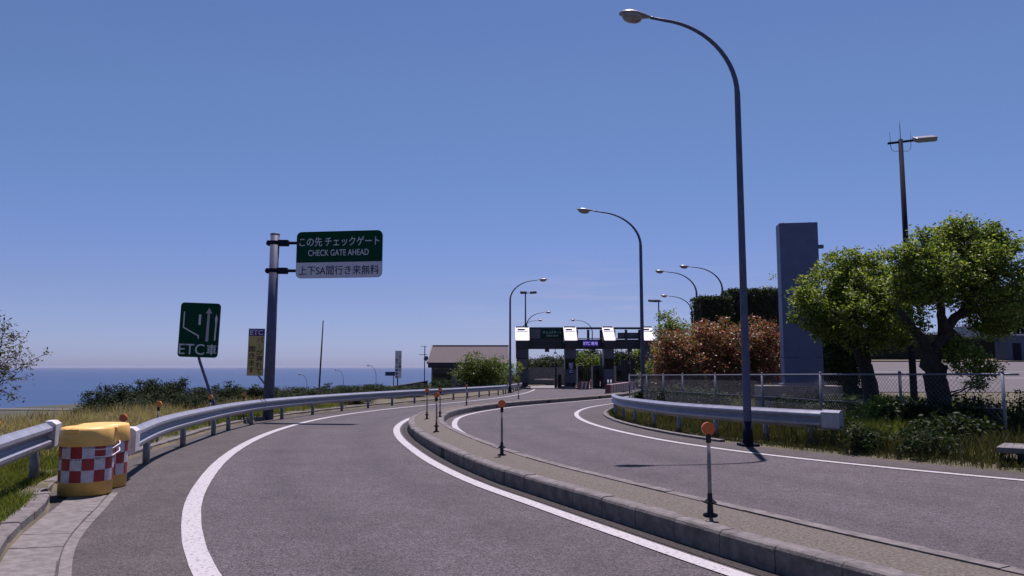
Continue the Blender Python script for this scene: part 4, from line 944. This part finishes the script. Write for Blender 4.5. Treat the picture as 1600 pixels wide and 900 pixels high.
tree('broadleaf_tree', 'right of two leafy trees behind the fence, taller with a thick forked trunk', 'tree', b2,
     [([(0, 0, -.2), lp(1468, 620, D2+0.0, b2), lp(1458, 575, D2+0.0, b2), lp(1455, 545, D2+0.0, b2)], .26, .21), ([lp(1456, 550, D2+0.0, b2), lp(1485, 510, D2+0.0, b2), lp(1520, 465, D2+0.1, b2), lp(1535, 420, D2+0.2, b2)], .14, .05),
      ([lp(1452, 552, D2+0.0, b2), lp(1432, 520, D2-0.1, b2), lp(1405, 485, D2-0.3, b2)], .13, .05), ([lp(1475, 520, D2+0.0, b2), lp(1470, 480, D2-0.2, b2), lp(1460, 420, D2-0.3, b2)], .12, .04)],
     px_blobs([(1450, 425, 50), (1505, 400, 50, .2), (1555, 428, 42, .3), (1548, 485, 42, .1), (1462, 452, 30, -.4), (1585, 470, 28, .2), (1508, 440, 52), (1428, 452, 36, .2), (1480, 375, 28, .5), (1540, 385, 30, .8), (1500, 420, 50, 1.0), (1425, 500, 22), (1440, 372, 18), (1510, 356, 16), (1570, 385, 20), (1595, 430, 22), (1410, 398, 20), (1480, 352, 14), (1555, 362, 16), (1560, 515, 18), (1510, 560, 26, -.3), (1540, 575, 16, -.3), (1528, 600, 12, -.3), (1495, 545, 22, .3)], D2+0.0, b2), M['leaf'], 1400, 44, .085, .085, .040, 'leafy trees behind the fence')

def shrub(name, label, cat, loc, size, m, twigs, per, ln, wd, group=None, lobes=6, sp=.13, sprigs=0):
    """size (rx, ry, h): a bushy mass from the ground up, uneven lobes"""
    rx, ry, h = size; bl = []
    for i in range(lobes):
        a = 2 * math.pi * i / lobes + random.random(); k = random.uniform(.45, .62)
        bl.append(((rx * .5 * math.cos(a), ry * .5 * math.sin(a), h * random.uniform(.38, .62)), (rx * k, ry * k, h * random.uniform(.36, .44))))
    for i in range(sprigs): a, q_ = random.random() * 6.3, random.uniform(.2, .8); bl.append(((rx * q_ * math.cos(a), ry * q_ * math.sin(a), h * random.uniform(.88, 1.12) * (1.05 - .25 * q_)), (.07 * rx, .07 * ry, .16 * h)))
    bl.append(((0, 0, h * .6), (rx * .6, ry * .6, h * .42))); t = thing(name, label, cat, loc, 0, group); mb = MB()
    C, tips = clump_points(bl, twigs, per, sp); C = C[C[:, 2] > .02]
    for q in tips[RNG.choice(len(tips), min(30, len(tips)), replace=False)]: limb(mb, (random.uniform(-.2, .2) * rx, random.uniform(-.2, .2) * ry, -.1), q, .03, .006, 4, .12, 5)
    mb.build('stems', M['twig'], t); V, Fc = leaf_arrays(C, ln, wd); raw('foliage', V, Fc, m, t); return t

# red hedge and its neighbours
def at(px, d): x = (px - 800) / F_PX * d * .9948; return (x, d, Tz(x, d))
top = lambda px, py, d: W(px, py, d).z - Tz((px - 800) / F_PX * d, d)
RED = [(1062, 36.5, 1.25, 515, 'red-leaved shrub at the left end of the red hedge, beside the green tree'), (1112, 37.5, 1.6, 497, 'red-leaved shrub in the middle of the red hedge, left of the near lamp post'), (1185, 37.5, 1.65, 489, 'red-leaved shrub between the near lamp post and the pillar')]
for px, d, rx, py, lb in RED: shrub('photinia_shrub', lb, 'shrub', at(px, d), (rx, 1.4, top(px, py, d)), M['leaf_red'], 460, 40, .12, .075, 'red-leaved shrubs behind the fence', 9, .16)
shrub('green_shrub', 'tall green shrub between the gate and the red hedge', 'shrub', at(1054, 46), (1.35, 1.3, top(1052, 488, 46)), M['leaf'], 420, 40, .15, .085, None, 8, .16)
shrub('green_shrub', 'low bright green shrub at the foot of the right gate column', 'shrub', at(1022, 58), (1.3, 1.2, top(1022, 556, 58)), M['leaf_bright'], 150, 26, .15, .08)
shrub('green_shrub', 'dark green tree top showing just left of the pillar behind the clipped hedge', 'shrub', at(1208, 56), (2.0, 1.8, top(1203, 437, 56)), M['leaf'], 260, 30, .15, .08, None, 8, .2)
for px, d, r_, h_, mk, sx in ((1015, 36.5, .8, .7, 'leaf_dark', 'at the far left end of the fence'), (1060, 33.5, 1.1, .9, 'leaf_dark', 'behind the fence left of its middle posts'), (1105, 31.5, 1.1, .8, 'leaf_dark', 'behind the fence below the middle of the red shrubs'), (1245, 23.2, .9, .8, 'leaf_dark', 'behind the fence at the foot of the pillar plinth'), (1310, 21.6, .8, .75, 'leaf_dark', 'behind the fence left of the left tree trunk'), (1385, 17.9, .75, .8, 'leaf', 'at the fence in the gap between the two tree trunks'), (1440, 16.9, .8, .75, 'leaf_dark', 'added to fill the shade mass left of the thick forked trunk'), (1510, 15.9, .9, .8, 'leaf_dark', 'added to fill the shade mass right of the thick forked trunk'), (1480, 15.0, .8, .55, 'leaf_dark', 'added to fill the shade mass in front of the fence under the right tree')):  # dark shrubs round the forked trunk are added to imitate the shade mass
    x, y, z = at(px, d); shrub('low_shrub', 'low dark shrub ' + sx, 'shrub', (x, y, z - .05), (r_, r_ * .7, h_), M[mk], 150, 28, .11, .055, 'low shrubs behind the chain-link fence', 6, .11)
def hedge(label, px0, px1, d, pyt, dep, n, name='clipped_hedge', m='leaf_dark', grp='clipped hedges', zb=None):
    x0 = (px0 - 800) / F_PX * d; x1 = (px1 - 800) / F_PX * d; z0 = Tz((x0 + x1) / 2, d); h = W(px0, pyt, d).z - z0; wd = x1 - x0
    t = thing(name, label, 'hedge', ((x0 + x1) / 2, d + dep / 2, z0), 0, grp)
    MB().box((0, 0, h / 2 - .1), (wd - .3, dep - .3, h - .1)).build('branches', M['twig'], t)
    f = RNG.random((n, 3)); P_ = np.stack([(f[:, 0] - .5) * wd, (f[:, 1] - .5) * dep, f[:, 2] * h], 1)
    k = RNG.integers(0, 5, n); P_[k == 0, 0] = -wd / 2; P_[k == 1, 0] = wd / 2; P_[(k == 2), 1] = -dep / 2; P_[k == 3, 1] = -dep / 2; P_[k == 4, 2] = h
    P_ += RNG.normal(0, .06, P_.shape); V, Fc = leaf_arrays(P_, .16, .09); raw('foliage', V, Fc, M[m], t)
hedge('dark clipped box hedge, lower left of the two above the red shrubs', 1094, 1146, 49, 464, 2.5, 7000)
hedge('dark clipped box hedge, taller right of the two above the red shrubs', 1144, 1236, 51, 452, 2.5, 11000)
hedge('dark hedge across the far side of the car park at right', 1490, 1640, 92, 527, 2, 9000)
hedge('dark hedge beyond the car park between the mast and the pillar', 1240, 1500, 88, 520, 2, 9000)
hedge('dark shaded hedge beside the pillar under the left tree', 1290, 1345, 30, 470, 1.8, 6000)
patch('grass_bank', 20, 95, 82.3, 91, .12, M['ground'], 20, 6)

def ftree(label, px, d, pyt, rx, m='leaf_dark', tw=160, grp='trees beyond the gate', ln=.3):
    x, y, z = at(px, d); h = top(px, pyt, d); t = tree('distant_tree', label, 'tree', (x, y, z), [([(0, 0, -.2), (.1, 0, h * .35), (0, 0, h * .6)], .2, .08)],
         [((rx * .5 * math.cos(a) * random.uniform(.6, 1.2), rx * .5 * math.sin(a), h * random.uniform(.45, .72)), (rx * .58, rx * .58, h * .28)) for a in np.linspace(0, 5.2, 6)] + [((0, 0, h * .45), (rx * .8, rx * .8, h * .4))], M[m], tw * 2, 26, rx * .09, ln * 1.2, ln * .75, grp, 15); return t
ftree('round dark tree behind the wall in the left gate lane, left of two', 842, 150, 557, 4.0)
ftree('dark tree behind the wall in the left gate lane, right of two', 868, 140, 551, 4.2)
ftree('bright green tree filling the second gate lane', 915, 112, 543, 3.4, 'leaf_bright', 220)
ftree('dark tree partly hidden by the right booth of the gate', 975, 112, 540, 3.6, 'leaf_dark', 200)
ftree('green tree behind the right end of the gate', 1012, 118, 536, 3.2, 'leaf')
ftree('dark tree low behind the third gate column', 948, 126, 556, 3.6)
ftree('tall dark tree at the right picture edge beyond the car park', 1592, 96, 430, 4.0, 'leaf_dark', 260)
ftree('pale green tree beyond the car park seen left of the mast', 1385, 97, 505, 3.0, 'leaf', 160)
shrub('green_shrub', 'bright green bush in front of the office building', 'shrub', at(752, 74), (2.55, 1.8, top(752, 551, 74)), M['leaf_bright'], 330, 30, .2, .10, None, 9, .2)
shrub('green_shrub', 'small dark bush below the office window', 'shrub', at(692, 78), (1.5, 1.2, top(692, 592, 78)), M['leaf_dark'], 120, 24, .16, .08)
shrub('green_shrub', 'small green bush between the office and the far street lamp', 'shrub', at(796, 78), (1.3, 1.2, top(796, 563, 78)), M['leaf'], 120, 24, .16, .08)
# vehicles and shed far beyond the car park
t = thing('box_truck', 'small grey box truck parked beyond the hedge, seen in the gap below the right tree', 'truck', (*at(1527, 100)[:2], at(1527, 100)[2]), R(4)); zt = top(1527, 509, 100)
MB().box((0, 0, zt / 2 + .35), (2.3, 5, zt - .7), bev=.05).build('cargo_box', M['van'], t); MB().box((0, -3.3, zt * .36 + .3), (2.1, 1.5, zt * .6), bev=.15).build('cab', M['van'], t)
for sx in (-1, 1):
    for yy in (-3.3, 1.6): MB().tube([(sx * .75, yy, .42), (sx * 1.05, yy, .42)], .42, 18).build('wheel', M['rubber'], t)
x, y, z = at(1598, 84); t = thing('storage_shed', 'blue metal shed with a pale flat roof at the far right edge', 'shed', (x, y, z)); zt = top(1598, 524, 84)
MB().box((0, 1.2, zt / 2), (2.8, 2.4, zt), bev=.02).build('wall', M['shed'], t); MB().box((0, 1.2, zt + .06), (3.3, 2.8, .14)).build('roof', M['signwhite'], t); MB().box((-.5, -.02, 1.0), (.9, .05, 2.0)).build('door', M['darkpole'], t)

# row of dark shrubs along the edge of the meadow
G = 'dark shrubs along the edge of the meadow'
protos = []
for i in range(4):
    protos.append(shrub('coastal_shrub', '', 'shrub', (0, 0, 0), (1.0, 1.0, 1.0), M['leaf_pine'], 300, 32, .08, .03, G, 6 + i % 2, .075, 7))
row = [(176, 31, 608), (185, 32, 600), (222, 32, 600), (258, 33, 590), (292, 34, 596), (330, 34, 604), (366, 35, 598), (402, 36, 603), (440, 36, 602), (478, 38, 603), (515, 40, 600), (552, 43, 600), (590, 46, 598), (622, 50, 605), (650, 54, 604), (462, 33, 612), (540, 37, 611), (300, 30, 618), (238, 29, 622)]
wh = ['at the left end of the row, nearest the open sea view', 'second from the left end of the row', 'third from the left end, above the barrels side of the meadow', 'with the tallest tip left of the lane sign', 'directly left below the ETC lane sign', 'right under the lane sign board', 'between the lane sign pole and the yellow notice', 'right behind the yellow notice', 'just right of the big sign post', 'left of the leaning pole', 'right of the leaning pole', 'midway between leaning pole and banner sign', 'below left of the banner sign', 'at the foot of the banner sign', 'at the right end of the row before the office', 'low in front, right of the big sign post', 'low in front, below the leaning pole tip', 'low in front of the row, left of the lane sign pole', 'low in front near the left end of the row']
used = set()
for i, ((px, d, py), s_) in enumerate(zip(row, wh)):
    x, y, z = at(px, d); h = max(.65, top(px, py, d) * .88); rx = random.uniform(1.15, 1.6) * d / 33; lb = 'dark coastal shrub ' + s_; pr = protos[i % 4]
    if i % 4 not in used: used.add(i % 4); pr.location = (x, y, z - .05); pr.rotation_euler[2] = random.random() * 6; pr.scale = (rx, rx, h); pr['label'] = lb
    else: dup(pr, (x, y, z - .05), random.random() * 6, lb, (rx, rx, h))
# sparse tree at the left picture edge
x, y = -11.3, 15.5; b3 = Vector((x, y, Tz(x, y)))
t = thing('sparse_tree', 'thin branched sparse tree reaching in at the left picture edge', 'tree', b3); mb = MB(); C = []
limb(mb, (0, 0, -.2), (.1, 0, .9), .07, .05)
for px, py in ((6, 522), (20, 518), (12, 560), (24, 552), (30, 575), (16, 592), (2, 540), (-15, 530), (-30, 560), (4, 610), (24, 562), (10, 578)):
    e = Vector(lp(px, py, 15.5 + random.uniform(-.5, .5), b3)); a = Vector((.1, 0, random.uniform(.3, 1.0))); P_ = limb(mb, a, e, .02, .004, 6, .12, 5)
    for q in P_[2:]:
        for k in range(3):
            e2 = q + Vector(RNG.normal(0, .16, 3)) + Vector((0, 0, .06)); limb(mb, q, e2, .006, .003, 2, .1, 4); C.append(np.array(e2) + RNG.normal(0, .06, (17, 3)))
mb.build('branches', M['twig'], t); V, Fc = leaf_arrays(np.concatenate(C), .075, .03); raw('foliage', V, Fc, M['grass_olive'], t)

# ------------------------------------------------------------------ grasses
def blades(name, X_, Y_, h, wd, m, lean=.35):
    n = len(X_); z = T(X_, Y_) - .02; a = RNG.uniform(0, 2 * np.pi, n); hh = h * RNG.uniform(.5, 1.3, n); ww = wd * RNG.uniform(.6, 1.4, n)
    b = RNG.uniform(0, 2 * np.pi, n); ln = lean * hh * RNG.random(n); B = np.stack([X_, Y_, z], 1); D_ = np.stack([np.cos(a), np.sin(a), 0 * a], 1) * ww[:, None] / 2
    Lx = np.stack([np.cos(b) * ln, np.sin(b) * ln, 0 * b], 1); up = np.stack([0 * a, 0 * a, hh], 1)
    V = np.stack([B - D_, B + D_, B + D_ * .7 + Lx * .35 + up * .55, B + Lx + up, B - D_ * .7 + Lx * .35 + up * .55], 1).reshape(-1, 3)
    o = raw(name, V, np.arange(5 * n).reshape(n, 5), m); return stuff(o)
def scatter(n, side, y0, y1, s0, s1, pw=1.0):
    y = y0 + (y1 - y0) * RNG.random(n)**pw; s = s0 + (s1 - s0) * RNG.random(n)
    return (KERB_L(y) - s, y) if side < 0 else (VERGE_R(y) + s, y)
def clumpy(X_, Y_, sc, thr):
    v = np.sin(X_ * sc + 1.7 * np.sin(Y_ * sc * .8)) * np.cos(Y_ * sc * 1.1 + 1.3 * np.sin(X_ * sc * .7)) + RNG.normal(0, .35, len(X_)); k = v > thr; return X_[k], Y_[k]
blades('meadow_grass', *scatter(70000, -1, 6.5, 38, .9, 11, 1.25), .20, .012, M['grass_dry'], .9)
blades('tall_dry_grass', *clumpy(*scatter(30000, -1, 14, 34, 2.5, 10.5, 1.1), .9, .35), .42, .010, M['grass_dry'], .6)
blades('kerb_grass', *clumpy(*scatter(16000, -1, 5.5, 11, .16, 1.0), 2.4, -.05), .10, .008, M['grass_green'], .8)
blades('kerb_grass', *clumpy(*scatter(26000, -1, 11, 34, .14, 1.6, 1.2), 1.6, -.2), .17, .010, M['grass_green'], .7)
blades('meadow_grass', *clumpy(*scatter(22000, -1, 7, 36, .5, 10, 1.2), .7, .3), .2, .011, M['grass_green'], .7)
blades('verge_grass', *scatter(26000, 1, 9.5, 34, .12, 1.2), .13, .011, M['grass_olive'], .8)
X_, Y_ = scatter(60000, 1, 9, 26, .5, 7.5); blades('verge_grass', *clumpy(X_, Y_, 1.1, -.3), .30, .016, M['grass_olive'], .6)
X_, Y_ = scatter(30000, 1, 9, 23, .5, 5.5); blades('tall_verge_grass', *clumpy(X_, Y_, 1.5, .45), .42, .016, M['grass_olive'], .6)
X_, Y_ = scatter(26000, 1, 22, 40, .6, 14); k = ~((X_ > 16.5) & (Y_ > 33)); blades('verge_grass', *clumpy(X_[k & (X_ < 8)], Y_[k & (X_ < 8)], .8, -.3), .18, .018, M['grass_dry'], .8); blades('verge_grass', *clumpy(X_[k & (X_ >= 8)], Y_[k & (X_ >= 8)], .8, -.5), .2, .018, M['grass_green'], .8)
X_, Y_ = scatter(16000, 1, 24, 60, 2, 16); k = ~((X_ > 16.5) & (Y_ > 33)); blades('verge_grass', *clumpy(X_[k], Y_[k], .8, -.2), .28, .025, M['grass_olive'], .6)
# leafy weeds along the fence foot
for i, (px, d, h, r_, s_) in enumerate(((1300, 15.6, .75, .55, 'under the end of the right guardrail'), (1345, 14.4, .45, .4, 'at the road edge right of the guardrail end'), (1440, 13.6, .5, .5, 'at the road edge below the right tree'), (1385, 17.5, .85, .7, 'beside the fence below the gap between the trees'), (1500, 15.9, .6, .8, 'below the right tree trunk at the fence'), (1590, 16.5, .9, .7, 'behind the concrete slab'))):
    x, y, z = at(px, d); shrub('weed_clump', 'leafy green weed clump ' + s_, 'plant', (x, y, z), (r_, r_, h), M['leaf'] if i == 3 else M['leaf_dark'], 60, 18, .11, .03, 'weeds along the right verge', 5, .08)

y_ = RNG.uniform(14.6, 20.5, 9000); x_ = VERGE_R(y_) + RNG.uniform(1.4, 4.2, 9000); k = np.abs(x_ / y_ - .465) < .06; blades('painted_sunlit_grass', x_[k], y_[k], .38, .016, M['grass_green'], .6)  # brighter green blades put the sunlit spots between the trees into colour
